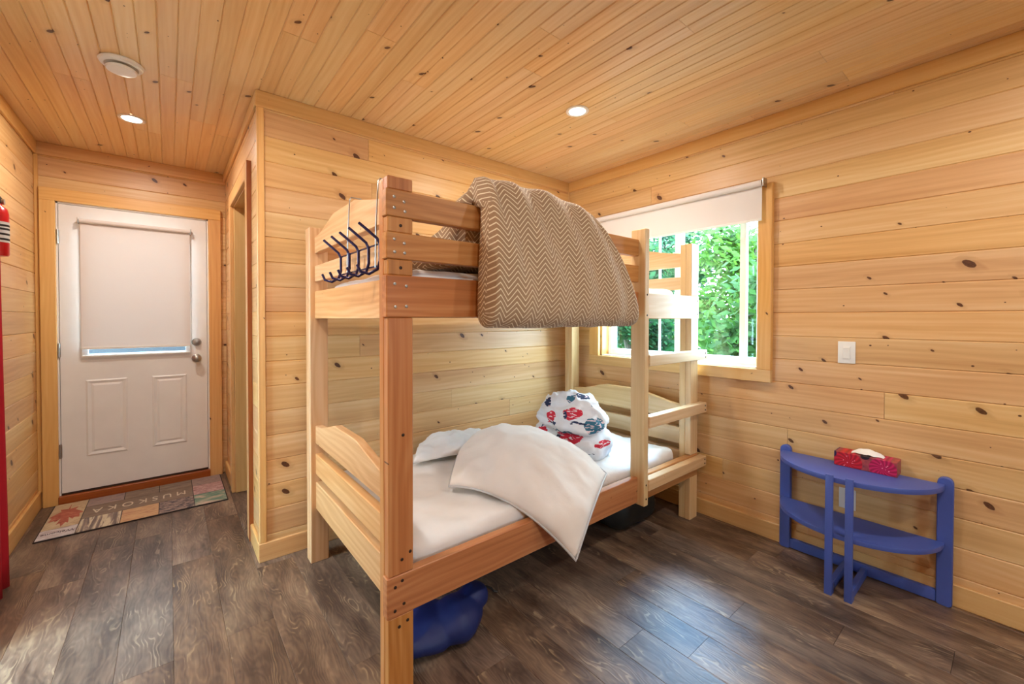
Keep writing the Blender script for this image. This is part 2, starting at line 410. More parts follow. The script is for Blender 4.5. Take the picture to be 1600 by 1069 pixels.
# floor
fl = struct(MB().box(XL-0.15, XR+0.15, YK-0.15, YD+0.15, -0.08, -0.009).build('floor', DARK))
def plank_mesh(l, w_):
    k = ('p', round(l,3), round(w_,3))
    if k not in _cache:
        h = w_/2; c = 0.0016; t = 0.01; prof = [(-h,-t),(h,-t),(h,-c),(h-c,0),(-h+c,0),(-h,-c)]
        a, b = -l/2+0.0006, l/2-0.0006; n = 6
        V = [(X, y, z) for X in (a, b) for y, z in prof]
        _cache[k] = mesh_pd('plank', V, [tuple(range(n)), tuple(range(2*n-1, n-1, -1))] + [(i, (i+1)%n, n+(i+1)%n, n+i) for i in range(n)])
    return _cache[k]
ends = {10: 1.227, 8: 0.97, 7: 1.49, 12: 0.452, 13: 0.148, 1: 2.0, 0: 2.75, 2: 2.45}
rf = random.Random(3); PW = 0.1655
for col in range(-5, 17):
    x0 = max(0.005 + col*PW, XL); x1 = min(0.005 + (col+1)*PW, XR)
    if x1 - x0 < 0.02: continue
    y0 = ends.get(col, rf.uniform(0, 1.22)); cuts = []
    y = y0 - 1.22*4
    ytop = YD if x0 < XC + 0.9 else YB
    while y < ytop + 1.3: cuts.append(y); y += 1.22
    for c, d in zip(cuts, cuts[1:]):
        c2, d2 = max(c, YK), min(d, ytop)
        if d2 - c2 > 0.03:
            link('plank', plank_mesh(d2-c2, x1-x0), FLOOR, fl, frame(((x0+x1)/2, (c2+d2)/2, 0.0), 'y', 'z'))
# trims: baseboards, ceiling trims, corner strips
def trim(name, *a, al='x', mat=PINE_TRIM): return struct(lumber(name, *a, al, mat, None, b=0.003))
BBH, BT = 0.098, 0.016
trim('baseboard_right', XR-BT, XR, YK, YB, 0, BBH, al='y')
trim('baseboard_bunk', XC-BT, XR-BT, YB-BT, YB, 0, BBH)
trim('baseboard_left', XL, XL+BT, 2.62, YD, 0, BBH+0.015, al='y')
trim('baseboard_closet', XC-BT, XC, YB, 2.775, 0, BBH, al='y')
trim('baseboard_closet_far', XC-BT, XC, 3.706, YD-0.015, 0, BBH, al='y')
TZ = 2.357
n = 1
def tr(*a, al='x', mat=PINE_TRIM):
    global n
    o = trim('trim_%d' % n, *a, al=al, mat=mat); n += 1; return o
tr(XR-BT, XR, YK, YB, TZ, H, al='y')
tr(XC-BT, XR-BT, YB-BT, YB, TZ, H)
tr(XC-BT, XC, YB, YD, TZ+0.02, H, al='y')
tr(XL, XC, YD-BT, YD, TZ, H)
tr(XL, XL+BT, YK, YD, TZ, H, al='y')
tr(XC-0.006, XC+0.022, YB-0.012, YB, BBH, TZ, al='z')
tr(XC-0.012, XC, YB-0.012, YB+0.02, BBH, TZ, al='z')
tr(XR-0.014, XR, YB-0.014, YB, BBH, TZ, al='z')
tr(XL, XL+0.02, YD-0.014, YD, 0.1, TZ, al='z')

# ------------------------------------------------------------------ front door with glazed upper half
door = struct(empty('door_1', (-0.168, 4.15, 0)))
DX0, DX1, DZ0, DZ1, DYF = -0.572, 0.235, 0.073, 2.043, 4.140
LX0, LX1, LZ0, LZ1 = -0.470, 0.133, 0.985, 1.945      # lite frame outside
m = MB()
gx0, gx1, gz0, gz1 = LX0+0.03, LX1-0.03, LZ0+0.03, LZ1-0.03
PN = [(-0.452, -0.236, 0.303, 0.838), (-0.101, 0.106, 0.303, 0.836)]
for (a, b, c, d) in [(DX0, gx0, DZ0, DZ1), (gx1, DX1, DZ0, DZ1), (gx0, gx1, gz1, DZ1), (gx0, gx1, DZ0, gz0)]:
    m.box(a, b, DYF, DYF+0.044, c, d)
slab = m.build('door_slab', WHITE, door)
for (a, b, c, d) in PN:      # moulded panels: raised rim and raised field
    q = MB()
    def ringbox(x0, x1, z0, z1, yo, yi, wd):
        V = [(x0,yo,z0),(x1,yo,z0),(x1,yo,z1),(x0,yo,z1),(x0+wd,yi,z0+wd),(x1-wd,yi,z0+wd),(x1-wd,yi,z1-wd),(x0+wd,yi,z1-wd)]
        return V, [(0,1,5,4),(1,2,6,5),(2,3,7,6),(3,0,4,7)]
    q.add(*ringbox(a, b, c, d, DYF-0.0002, DYF-0.0065, 0.010))
    q.add(*ringbox(a+0.010, b-0.010, c+0.010, d-0.010, DYF-0.0065, DYF-0.0004, 0.018))
    q.add(*ringbox(a+0.028, b-0.028, c+0.028, d-0.028, DYF-0.0004, DYF-0.0055, 0.014))
    q.add([(a+0.042,DYF-0.0055,c+0.042),(b-0.042,DYF-0.0055,c+0.042),(b-0.042,DYF-0.0055,d-0.042),(a+0.042,DYF-0.0055,d-0.042)], [(0,1,2,3)])
    q.build('door_panel', WHITE, door)
m = MB()
for (a, b, c, d) in [(LX0, gx0+0.004, LZ0, LZ1), (gx1-0.004, LX1, LZ0, LZ1), (gx0, gx1, LZ0, gz0+0.004), (gx0, gx1, gz1-0.004, LZ1)]:
    m.box(a, b, DYF-0.010, DYF+0.002, c, d)
m.build('lite_frame', WHITE, door, bevel=0.003)
MB().box(gx0, gx1, DYF+0.018, DYF+0.024, gz0, gz1).build('glass_pane', GLASS, door)
def knob(z, prof, nm):
    k = MB().lathe([(0.001, 0.0)] + prof, (0.168, DYF, z), 'Y', 28).build(nm, STEEL, door, smooth='auto'); return k
knob(1.082, [(0.030,0),(0.031,-0.006),(0.026,-0.014),(0.024,-0.024),(0.012,-0.026),(0.001,-0.027)], 'deadbolt')
knob(0.955, [(0.032,0),(0.032,-0.006),(0.014,-0.012),(0.012,-0.030),(0.022,-0.036),(0.029,-0.048),(0.027,-0.062),(0.014,-0.068),(0.001,-0.069)], 'door_knob')
for z in (1.821, 1.05, 0.362):
    h = MB().tube([(DX0-0.004, DYF-0.004, z-0.048), (DX0-0.004, DYF-0.004, z+0.048)], 0.006, 10); h.box(DX0, DX0+0.004, DYF-0.002, DYF, z-0.045, z+0.045)
    h.build('hinge', STEEL, door)
# jamb, casing, threshold
for a in [(DX0-0.013, DX0+0.012, DYF+0.046, DYF+0.062, 0.058, DZ1+0.015), (DX1-0.012, DX1+0.013, DYF+0.046, DYF+0.062, 0.058, DZ1+0.015), (DX0+0.012, DX1-0.012, DYF+0.046, DYF+0.062, DZ1-0.012, DZ1+0.015)]:
    MB().box(*a).build('door_stop', WHITE, door)
for a in [(DX0-0.014, DX0-0.003, YD-0.014, YD+0.14, 0.0, DZ1+0.016), (DX1+0.003, DX1+0.014, YD-0.014, YD+0.14, 0.0, DZ1+0.016), (DX0-0.014, DX1+0.014, YD-0.014, YD+0.14, DZ1+0.004, DZ1+0.016)]:
    MB().box(*a).build('door_jamb', WHITE, door)
CY0, CY1 = YD-0.034, YD
lumber('door_casing', -0.659, -0.584, CY0, CY1, 0, 2.058, 'z', PINE_TRIM, door)
lumber('door_casing', 0.248, 0.330, CY0, CY1, 0, 2.058, 'z', PINE_TRIM, door)
lumber('door_casing', -0.659, 0.330, CY0, CY1, 2.058, 2.142, 'x', PINE_TRIM, door)
lumber('threshold', DX0-0.014, DX1+0.014, YD-0.045, YD+0.12, 0.0, 0.058, 'x', PINE_RED, door)
MB().box(DX0, DX1, DYF-0.004, DYF+0.04, 0.058, 0.072).build('door_sweep', NAIL, door)
# landing outside the front door, plus a wall added to keep bright sky off the glass
struct(MB().box(-1.2, 0.9, YD+0.15, YD+1.8, -0.2, -0.02).build('porch_deck', PINE_RED))
struct(MB().box(-1.6, 1.4, YD+1.8, YD+1.9, -0.2, 1.45).build('sky_block_wall', plain('block_wall_grey', srgb(44,50,56), 0.7)))

# doorway casing in the closet wall
dw = struct(empty('door_2', (XC, 3.24, 0)))
lumber('door_casing', XC-0.021, XC, 2.775, 2.862, 0, 2.16, 'z', PINE_TRIM, dw)
lumber('casing_edge', XC-0.0225, XC-0.0005, 2.7725, 2.7755, 0, 2.16, 'z', PINE_RED, dw, b=0.0005)
lumber('door_casing', XC-0.021, XC, 3.625, 3.705, 0, 2.16, 'z', PINE_TRIM, dw)
lumber('door_casing', XC-0.021, XC, 2.862, 3.625, 2.075, 2.16, 'y', PINE_TRIM, dw)
lumber('door_jamb', XC, XC+0.12, 3.612, 3.632, 0, 2.08, 'z', PINE_TRIM, dw)
lumber('door_jamb', XC, XC+0.12, 2.852, 2.868, 0, 2.08, 'z', PINE_TRIM, dw)
lumber('door_jamb', XC, XC+0.12, 2.862, 3.62, 2.07, 2.088, 'y', PINE_TRIM, dw)

# door shade
ds = empty('roller_shade', (-0.165, 4.09, 1.06))
tag(ds, 'white roller shade drawn down over the glass of the front door', 'shade')
MB().box(LX0+0.004, LX1-0.004, 4.100, 4.1015, 1.066, 1.935).build('shade_fabric', SHADE, ds)
MB().tube([(LX0+0.002, 4.088, 1.936), (LX1-0.002, 4.088, 1.936)], 0.014, 16).build('shade_roller', SHADE, ds, smooth='auto')
MB().box(LX0+0.004, LX1-0.004, 4.096, 4.106, 1.052, 1.068).build('hem_bar', PLASTIC, ds, bevel=0.003)
for xx in (LX0-0.004, LX1+0.004):
    MB().box(xx-0.003, xx+0.003, 4.075, 4.130, 1.918, 1.956).build('shade_bracket', STEEL, ds, bevel=0.001)
db = MB().box(LX0+0.006, LX1-0.006, 4.118, 4.130, 0.998, 1.012); db.build('hold_down_bar', PLASTIC, ds, bevel=0.003)

# ------------------------------------------------------------------ window in the right wall
win = struct(empty('window_1', (2.75, 1.565, 0.98)))
Y0, Y1, Z0, Z1 = WIN
CX0, CX1 = XR-0.034, XR
lumber('window_casing', CX0, CX1, 0.908, 0.984, 0.977, 2.05, 'z', PINE_TRIM, win)
lumber('window_casing', CX0, CX1, 2.150, 2.243, 0.977, 2.05, 'z', PINE_TRIM, win)
lumber('window_casing', CX0, CX1, 0.908, 2.243, 0.904, 0.977, 'y', PINE_TRIM, win)
lumber('window_casing', CX0, CX1, 0.984, 2.150, 1.985, 2.05, 'y', PINE_TRIM, win)
# pine liner of the reveal
lumber('window_reveal', XR-0.004, XR+0.10, Y0, Y0+0.012, Z0, Z1, 'z', PINE_TRIM, win)
lumber('window_reveal', XR-0.004, XR+0.10, Y1-0.012, Y1, Z0, Z1, 'z', PINE_TRIM, win)
lumber('window_reveal', XR-0.004, XR+0.10, Y0+0.012, Y1-0.012, Z1-0.012, Z1, 'y', PINE_TRIM, win)
MB().box(XR-0.010, XR+0.10, Y0+0.0125, Y1-0.0125, Z0-0.004, Z0+0.006).build('window_sill', VINYL, win, bevel=0.003)
fx0, fx1 = XR+0.075, XR+0.145
fw = 0.045
for a in [(Y0, Y0+0.012, Z0, Z1), (Y1-fw, Y1, Z0, Z1), (Y0+0.012, Y1-fw, Z0, Z0+0.05), (Y0+0.012, Y1-fw, Z1-fw, Z1)]:
    MB().box(fx0, fx1, *a).build('window_frame', VINYL, win, bevel=0.004)
MB().box(XR+0.085, XR+0.135, 1.518, 1.565, Z0+0.05, Z1-fw).build('meeting_stile', VINYL, win, bevel=0.003)
MB().box(XR+0.095, XR+0.130, 1.095, 1.132, Z0+0.05, Z1-fw).build('sash_stile', VINYL, win, bevel=0.003)
MB().box(XR+0.108, XR+0.122, 1.692, 1.706, Z0+0.05, Z1-fw).build('muntin', VINYL, win, bevel=0.002)
MB().box(XR+0.112, XR+0.116, Y0+0.012, 1.52, Z0+0.05, Z1-fw).build('glass_pane', GLASS, win)
MB().box(XR+0.124, XR+0.128, 1.55, Y1-fw, Z0+0.05, Z1-fw).build('glass_pane', GLASS, win)
ws = empty('roller_shade', (2.63, 1.54, 1.83))
tag(ws, 'white roller shade pulled a quarter down over the side window', 'shade')
MB().box(2.634, 2.6355, 0.955, 2.215, 1.848, 2.045).build('shade_fabric', SHADE, ws)
MB().tube([(2.622, 0.950, 2.048), (2.622, 2.22, 2.048)], 0.018, 18).build('shade_roller', SHADE, ws, smooth='auto')
MB().box(2.630, 2.640, 0.955, 2.215, 1.836, 1.850).build('hem_bar', PLASTIC, ws, bevel=0.003)
for yy in (0.938, 2.228):
    MB().box(2.600, 2.654, yy-0.003, yy+0.003, 2.024, 2.072).build('shade_bracket', STEEL, ws, bevel=0.001)
    MB().tube([(2.622, yy-0.006, 2.048), (2.622, yy+0.014, 2.048)], 0.008, 12).build('bracket_pin', SCREW, ws)

# patio opening in the left wall and a window added behind the camera for extra daylight (both out of frame)
def plain_window(nm, axis, val, a, b, z0, z1, mull):
    r = struct(empty(nm, (val, (a+b)/2, z0) if axis == 'x' else ((a+b)/2, val, z0)))
    def bx(p, q, r0, r1, d0, d1, part, mat):
        q_ = MB(); q_.box(val+d0, val+d1, p, q, r0, r1) if axis == 'x' else q_.box(p, q, val+d0, val+d1, r0, r1); q_.build(part, mat, r)
    for (p, q, r0, r1) in [(a, a+0.05, z0, z1), (b-0.05, b, z0, z1), (a+0.05, b-0.05, z0, z0+0.05), (a+0.05, b-0.05, z1-0.05, z1), ((a+b)/2-mull, (a+b)/2+mull, z0+0.05, z1-0.05)]:
        bx(p, q, r0, r1, -0.11, -0.05, 'window_frame', VINYL)
    bx(a+0.05, (a+b)/2-mull, z0+0.05, z1-0.05, -0.083, -0.077, 'glass_pane', GLASS); bx((a+b)/2+mull, b-0.05, z0+0.05, z1-0.05, -0.083, -0.077, 'glass_pane', GLASS)
    return r
w2 = plain_window('window_2', 'x', XL, LWIN[0], LWIN[1], LWIN[2], LWIN[3], 0.035)
for a, b in ((LWIN[0]-0.085, LWIN[0]+0.006), (LWIN[1]-0.006, LWIN[1]+0.085)):
    lumber('window_casing', XL, XL+0.018, a, b, 0.0, LWIN[3]+0.085, 'z', PINE_TRIM, w2)
lumber('window_casing', XL, XL+0.018, LWIN[0]+0.006, LWIN[1]-0.006, LWIN[3]-0.006, LWIN[3]+0.085, 'y', PINE_TRIM, w2)
for a, b in ((LWIN[0], LWIN[0]+0.012), (LWIN[1]-0.012, LWIN[1])):
    lumber('window_reveal', XL-0.05, XL, a, b, LWIN[2], LWIN[3], 'z', PINE_TRIM, w2)
lumber('window_reveal', XL-0.05, XL, LWIN[0]+0.012, LWIN[1]-0.012, LWIN[3]-0.012, LWIN[3], 'y', PINE_TRIM, w2)
lumber('window_reveal', XL-0.05, XL, LWIN[0]+0.012, LWIN[1]-0.012, LWIN[2]-0.004, LWIN[2]+0.006, 'y', PINE_TRIM, w2)
plain_window('fill_window_3', 'y', YK, 0.65, 1.35, 1.15, 1.85, 0.03)

# ------------------------------------------------------------------ ceiling fixtures
def pot_light(xy, label, power=POT):
    r = empty('recessed_light', (xy[0], xy[1], H)); tag(r, label, 'ceiling light', 'recessed ceiling lights')
    MB().lathe([(0.046, -0.001), (0.062, -0.001), (0.064, -0.004), (0.058, -0.008), (0.046, -0.006)], (xy[0], xy[1], H), 'Z', 40, True).build('trim_ring', WHITE, r, smooth='auto')
    MB().lathe([(0.001, -0.0045), (0.046, -0.0045), (0.046, -0.002), (0.001, -0.002)], (xy[0], xy[1], H), 'Z', 40).build('lens', LENS, r)
    l = bpy.data.lights.new('recessed_lamp', 'AREA'); l.shape = 'DISK'; l.size = 0.085; l.energy = power; l.color = (1.0, 0.93, 0.85)
    lo = link('lamp_glow', l, None, r, Matrix.Translation((xy[0], xy[1], H-0.0095)))
    return r
pot_light((1.784, 1.60), 'round recessed ceiling light above the bunk bed', POT*0.85)
pot_light((-0.158, 3.32), 'round recessed ceiling light in the entry in front of the door', POT*0.72)
pot_light((1.784, -0.25), 'round recessed ceiling light behind the viewer near the right wall', POT*0.85)
pot_light((-0.158, 1.70), 'unseen round ceiling light added overhead near the left wall to brighten the door', POT*1.0)  # added fill lamp, lifts the lower half of the front door
pot_light((0.25, -0.25), 'unseen round ceiling light added above the viewer to brighten the bed front', POT*0.95)  # added fill lamp for the front rails and pillow
v = empty('exhaust_vent', (-0.158, 2.63, H)); tag(v, 'round white ceiling exhaust vent near the entry', 'vent')
MB().lathe([(0.002, 0), (0.076, 0), (0.080, -0.006), (0.074, -0.016), (0.060, -0.020), (0.050, -0.012), (0.002, -0.012)], (-0.158, 2.63, H), 'Z', 40).build('vent_ring', PLASTIC, v, smooth='auto')
MB().lathe([(0.002, -0.026), (0.050, -0.026), (0.056, -0.032), (0.052, -0.040), (0.030, -0.044), (0.002, -0.045)], (-0.158, 2.63, H), 'Z', 40).build('vent_cone', PLASTIC, v, smooth='auto')
MB().tube([(-0.158, 2.63, H-0.01), (-0.158, 2.63, H-0.03)], 0.012, 12).build('vent_stem', NAIL, v)

# ------------------------------------------------------------------ bunk bed
bed = empty('bunk_bed', (1.585, 1.85, 0))
tag(bed, 'pine lumber bunk bed with guard rails and end ladder', 'bunk bed')
RY0, RY1 = 1.312, 1.350
def post(x0, x1, fy0, fy1, top, pale=False):
    return lumber('post', x0, x1, fy0, fy1, 0, top, 'z', PINE_BED, bed)
# posts: continuous inner piece
post(0.553, 0.642, 1.3505, 1.388, 1.740)
lumber('post', 0.558, 0.647, 2.316, 2.354, 0, 1.738, 'z', PINE_HEAD, bed); lumber('post', 0.558, 0.647, 2.3545, 2.392, 0, 1.738, 'z', PINE_HEAD, bed)
lumber('post', 2.527, 2.615, 1.3505, 1.390, 0, 1.742, 'z', PINE_PALE_LIT, bed)
lumber('post', 2.527, 2.615, 2.316, 2.354, 0, 1.738, 'z', PINE_PALE_LIT, bed); lumber('post', 2.527, 2.615, 2.3545, 2.392, 0, 1.738, 'z', PINE_PALE_LIT, bed)
RZ = [('guard_rail', 1.608, 1.697), ('guard_rail', 1.468, 1.556), ('side_rail', 1.275, 1.415), ('side_rail', 0.273, 0.411)]
# filler blocks let in between the rails on the near post
for a, b in [(0, 0.2725), (0.4115, 1.2745), (1.4155, 1.4675), (1.5565, 1.6075), (1.6975, 1.740)]:
    lumber('post_block', 0.553, 0.642, 1.3145, RY1, a, b, 'z', PINE_BED, bed)
for a, b in [(0, 0.2725), (0.4115, 1.2745), (1.4155, 1.742)]:
    lumber('post_block', 2.527, 2.615, 1.313, RY1, a, b, 'z', PINE_PALE_LIT, bed)
LX = 1.958
for nm, a, b in RZ:
    lumber(nm, 0.547, LX, RY0, RY1, a, b, 'x', PINE_BED, bed)
lumber('side_rail', LX+0.0385, 2.620, RY0, RY1, 1.272, 1.413, 'x', PINE_PALE_LIT, bed)
lumber('side_rail', LX+0.0385, 2.618, RY0, RY1, 0.270, 0.409, 'x', PINE_BED, bed)
# ladder
lumber('ladder_post', LX, LX+0.038, 1.272, 1.361, 0.262, 1.752, 'z', PINE_PALE_LIT, bed)
for a, b in [(1.015, 1.075), (0.678, 0.741), (0.338, 0.400)]:
    lumber('ladder_rung', LX+0.0385, 2.640, 1.266, 1.3115, a, b, 'x', PINE_PALE_LIT, bed, an='y')
# back rails against the wall
for a, b in [(1.275, 1.415), (0.273, 0.411)]:
    lumber('side_rail', 0.6475, 2.5265, 2.330, 2.368, a, b, 'x', PINE_BED, bed)
lumber('guard_rail', 0.6475, 2.5265, 2.330, 2.368, 1.56, 1.648, 'x', PINE_BED, bed)
# end boards with a raised top edge
def arched(xo, x1, ya, yb, zb, ze, zp, mat, nm):
    L = yb-ya; pts = [(0, 0), (L, 0), (L, ze-zb), (L*0.90, ze-zb+0.006), (L*0.66, zp-zb), (L*0.36, zp-zb), (L*0.10, ze-zb+0.012), (0, ze-zb)]
    pts = [(px-L/2, py-(ze-zb)/2) for px, py in pts]; t = x1-xo
    M = Matrix(((0,0,1,(xo+x1)/2),(1,0,0,(ya+yb)/2),(0,1,0,(zb+ze)/2),(0,0,0,1)))
    q = MB().prism(pts, -t/2, t/2); return q.build(nm, mat, bed, M=M, bevel=0.003, seg=1)
EY0, EY1 = 1.3885, 2.3155
for (xo, mat, nm) in ((0.583, PINE_HEAD, 'head_board'), (2.548, PINE_PALE_LIT, 'foot_board')):
    x1 = xo + 0.036
    arched(xo, x1, EY0, EY1, 0.622, 0.714, 0.776, mat, nm)
    lumber(nm, xo, x1, EY0, EY1, 0.462, 0.570, 'y', mat, bed); lumber(nm, xo, x1, EY0, EY1, 0.282, 0.422, 'y', mat, bed)
    arched(xo, x1, EY0, EY1, 1.605, 1.690, 1.752, mat, nm)
    lumber(nm, xo, x1, EY0, EY1, 1.460, 1.540, 'y', mat, bed); lumber(nm, xo, x1, EY0, EY1, 1.270, 1.410, 'y', mat, bed)
# slats that carry the mattresses
for z in (0.330, 1.325):
    lumber('bed_slat_ledger', 0.65, 1.95, 1.3505, 1.385, z-0.045, z-0.002, 'x', PINE_BED, bed)
    for i in range(10):
        xx = 0.72 + i*0.195
        lumber('bed_slat', xx, xx+0.089, 1.352, 2.328, z, z+0.019, 'y', PINE_BED, bed)
lumber('support_beam', 0.66, 2.50, 1.84, 1.88, 0.19, 0.328, 'x', PINE_RED, bed)
# screws and nail heads
sm = mesh_pd('screw', *(lambda q: (q.v, q.f))(MB().lathe([(0.0055, 0.001), (0.0055, -0.0012), (0.003, -0.0022), (0.0025, -0.001), (0.001, -0.001)], (0,0,0), 'Y', 10)))
for (sx, sz, mt) in [(0.575,1.672,1),(0.610,1.660,1),(0.575,1.636,1),(0.613,1.628,1),(0.575,1.533,1),(0.610,1.522,1),(0.576,1.491,1),(0.611,1.490,1),(0.576,1.386,1),(0.617,1.380,1),(0.578,1.310,1),(0.617,1.312,1),
                     (0.575,0.376,0),(0.600,0.390,0),(0.606,0.310,0),(0.574,0.297,0),(0.59,0.236,0),(0.62,0.246,0),(0.60,0.46,0),(0.63,0.478,0),(0.598,1.58,0),(0.598,1.44,0),(0.605,0.88,0),
                     (2.60,1.385,0),(2.60,1.30,0),(1.977,1.40,0),(1.977,1.29,0),(2.62,1.055,0),(2.62,1.03,0),(2.62,0.722,0),(2.62,0.695,0),(2.62,0.38,0),(2.62,0.355,0),(1.977,0.375,0),(1.977,0.30,0)]:
    yy = RY0 if mt or sz < 0.415 else 1.3145
    if 1.27 < sz < 1.42: yy = RY0
    if sx > 1.9: yy = 1.272 if sx < 2.0 else (RY0 if sz > 1.2 else 1.266)
    if sz in (0.236, 0.246): yy = 1.3145
    link('screw', sm, SCREW if mt else NAIL, bed, Matrix.Translation((sx, yy, sz)))

# ------------------------------------------------------------------ soft things
def softbox(c, s, r, n=(40, 24, 6), amp=0.006, freq=6, seed=0, top_amp=0.0, bulge=0.0):
    """rounded box, finely gridded, wrinkled"""
    hx, hy, hz = s[0]/2, s[1]/2, s[2]/2; idx = {}; V = []; F = []
    def vid(i, j, k):
        key = (i, j, k)
        if key not in idx:
            p = Vector(((i/n[0]*2-1)*hx, (j/n[1]*2-1)*hy, (k/n[2]*2-1)*hz))
            q = Vector((max(-hx+r, min(hx-r, p.x)), max(-hy+r, min(hy-r, p.y)), max(-hz+min(r,hz*0.98), min(hz-min(r,hz*0.98), p.z))))
            d = p-q
            if d.length > 1e-9: p = q + d.normalized()*min(r, d.length if d.length < r else r)
            w_ = p + Vector(c)
            nn = noise.fractal(w_*freq + Vector((seed, seed*2, 0)), 1.0, 2.0, 3)
            ux, uy = p.x/hx, p.y/hy
            dz = amp*nn + (top_amp*noise.noise(Vector((w_.x*2.2+seed, w_.y*2.2, 0))) if k == n[2] else 0)
            p += Vector((p.x/hx*0.3*abs(ux)**6, p.y/hy*abs(uy)**6*0.6, (1 if p.z > 0 else -0.3)))*dz
            p.y += bulge*math.copysign(1, p.y)*abs(uy)**8*(1-(p.z/hz)**2)
            idx[key] = len(V); V.append(p + Vector(c))
        return idx[key]
    for i in range(n[0]):
        for j in range(n[1]):
            for k in (0, n[2]): F.append((vid(i,j,k), vid(i+1,j,k), vid(i+1,j+1,k), vid(i,j+1,k)))
    for i in range(n[0]):
        for k in range(n[2]):
            for j in (0, n[1]): F.append((vid(i,j,k), vid(i+1,j,k), vid(i+1,j,k+1), vid(i,j,k+1)))
    for j in range(n[1]):
        for k in range(n[2]):
            for i in (0, n[0]): F.append((vid(i,j,k), vid(i,j+1,k), vid(i,j+1,k+1), vid(i,j,k+1)))
    return V, F
V, F = softbox((1.565, 1.850, 0.405), (1.79, 0.958, 0.108), 0.045, (90, 50, 6), 0.012, 7.0, 1, 0.012)
lowm = link('mattress', mesh_pd('mattress', V, F, True), SHEET)
tag(lowm, 'thin mattress in a white sheet on the lower bunk', 'mattress')
V, F = softbox((1.565, 1.850, 1.400), (1.79, 0.950, 0.108), 0.040, (60, 30, 6), 0.006, 5.0, 4, 0.008)
upm = link('mattress', mesh_pd('mattress', V, F, True), SHEET)
tag(upm, 'thin white-sheeted mattress behind the guard rails of the upper bunk', 'mattress')

def bez(cp, s, t):
    def b3(a, b, c, u): return a*(1-u)**2 + b*2*u*(1-u) + c*u*u
    rows_ = [b3(Vector(r[0]), Vector(r[1]), Vector(r[2]), s) for r in cp]
    return b3(rows_[0], rows_[1], rows_[2], t)
def pillow(name, cp, thick, mat, label, seed=0, n=34, pipe=None, wr=0.008):
    V = []; F = []; top = {}; bot = {}
    for i in range(n+1):
        for j in range(n+1):
            s, t = i/n, j/n; c = bez(cp, s, t)
            e = 0.004
            du = bez(cp, min(1, s+e), t) - bez(cp, max(0, s-e), t); dv = bez(cp, s, min(1, t+e)) - bez(cp, s, max(0, t-e))
            nn = du.cross(dv).normalized()
            if nn.z < 0: nn = -nn
            a = max(0, 1-abs(2*s-1)**2.6)**0.55; b = max(0, 1-abs(2*t-1)**2.6)**0.55
            th = thick*0.5*a*b
            edge = min(s, 1-s, t, 1-t)
            wn = wr*noise.fractal(c*7 + Vector((seed, 0, seed)), 1, 2, 3)*min(1, edge*10)
            wn += wr*0.6*math.sin((s*17 if min(t, 1-t) < min(s, 1-s) else t*15)+seed)*max(0, 1-edge*9)*min(1, edge*30)
            wn += wr*0.9*(1-abs(noise.noise(Vector((c.x*4+c.y*7, c.y*3-c.x*6, seed))))*4)*min(1, edge*8)*0.5
            onb = i in (0, n) or j in (0, n)
            top[i, j] = len(V); V.append(c + nn*(th+wn))
            if onb: bot[i, j] = top[i, j]
            else: bot[i, j] = len(V); V.append(c - nn*th*0.8)
    for i in range(n):
        for j in range(n):
            F.append((top[i,j], top[i+1,j], top[i+1,j+1], top[i,j+1])); F.append((bot[i,j], bot[i,j+1], bot[i+1,j+1], bot[i+1,j]))
    o = link(name, mesh_pd(name, V, F, True), mat); tag(o, label, 'pillow')
    if pipe:
        ring = [V[top[i, 0]] for i in range(n)] + [V[top[n, j]] for j in range(n)] + [V[top[i, n]] for i in range(n, 0, -1)] + [V[top[0, j]] for j in range(n, 0, -1)]
        MB().tube(ring + [ring[0]], pipe, 8, False).build('piping', PIPING, o, smooth=True)
    return o
# corners: left, back, right (over the rail), front corner hanging over the rail
A, B, C, D = (1.00, 1.68, 0.490), (1.50, 2.06, 0.560), (1.72, 1.335, 0.480), (1.30, 1.165, 0.265)
pillow('pillow', [[A, (1.22, 1.95, 0.64), B], [(1.13, 1.38, 0.56), (1.38, 1.55, 0.70), (1.70, 1.72, 0.66)], [D, (1.46, 1.20, 0.46), C]], 0.17, PILLOW,
       'large white pillow lying across the lower bunk and drooping over its rail', 2, 48, 0.005, 0.014)
pillow('pillow', [[(1.02, 2.10, 0.475), (1.10, 2.20, 0.53), (1.16, 2.30, 0.49)], [(1.22, 2.00, 0.52), (1.32, 2.12, 0.60), (1.40, 2.30, 0.55)], [(1.42, 2.00, 0.49), (1.52, 2.10, 0.53), (1.62, 2.29, 0.49)]], 0.07, SHEET,
       'crumpled white pillow tucked behind the large pillow against the back rail', 7, 36, None, 0.035)

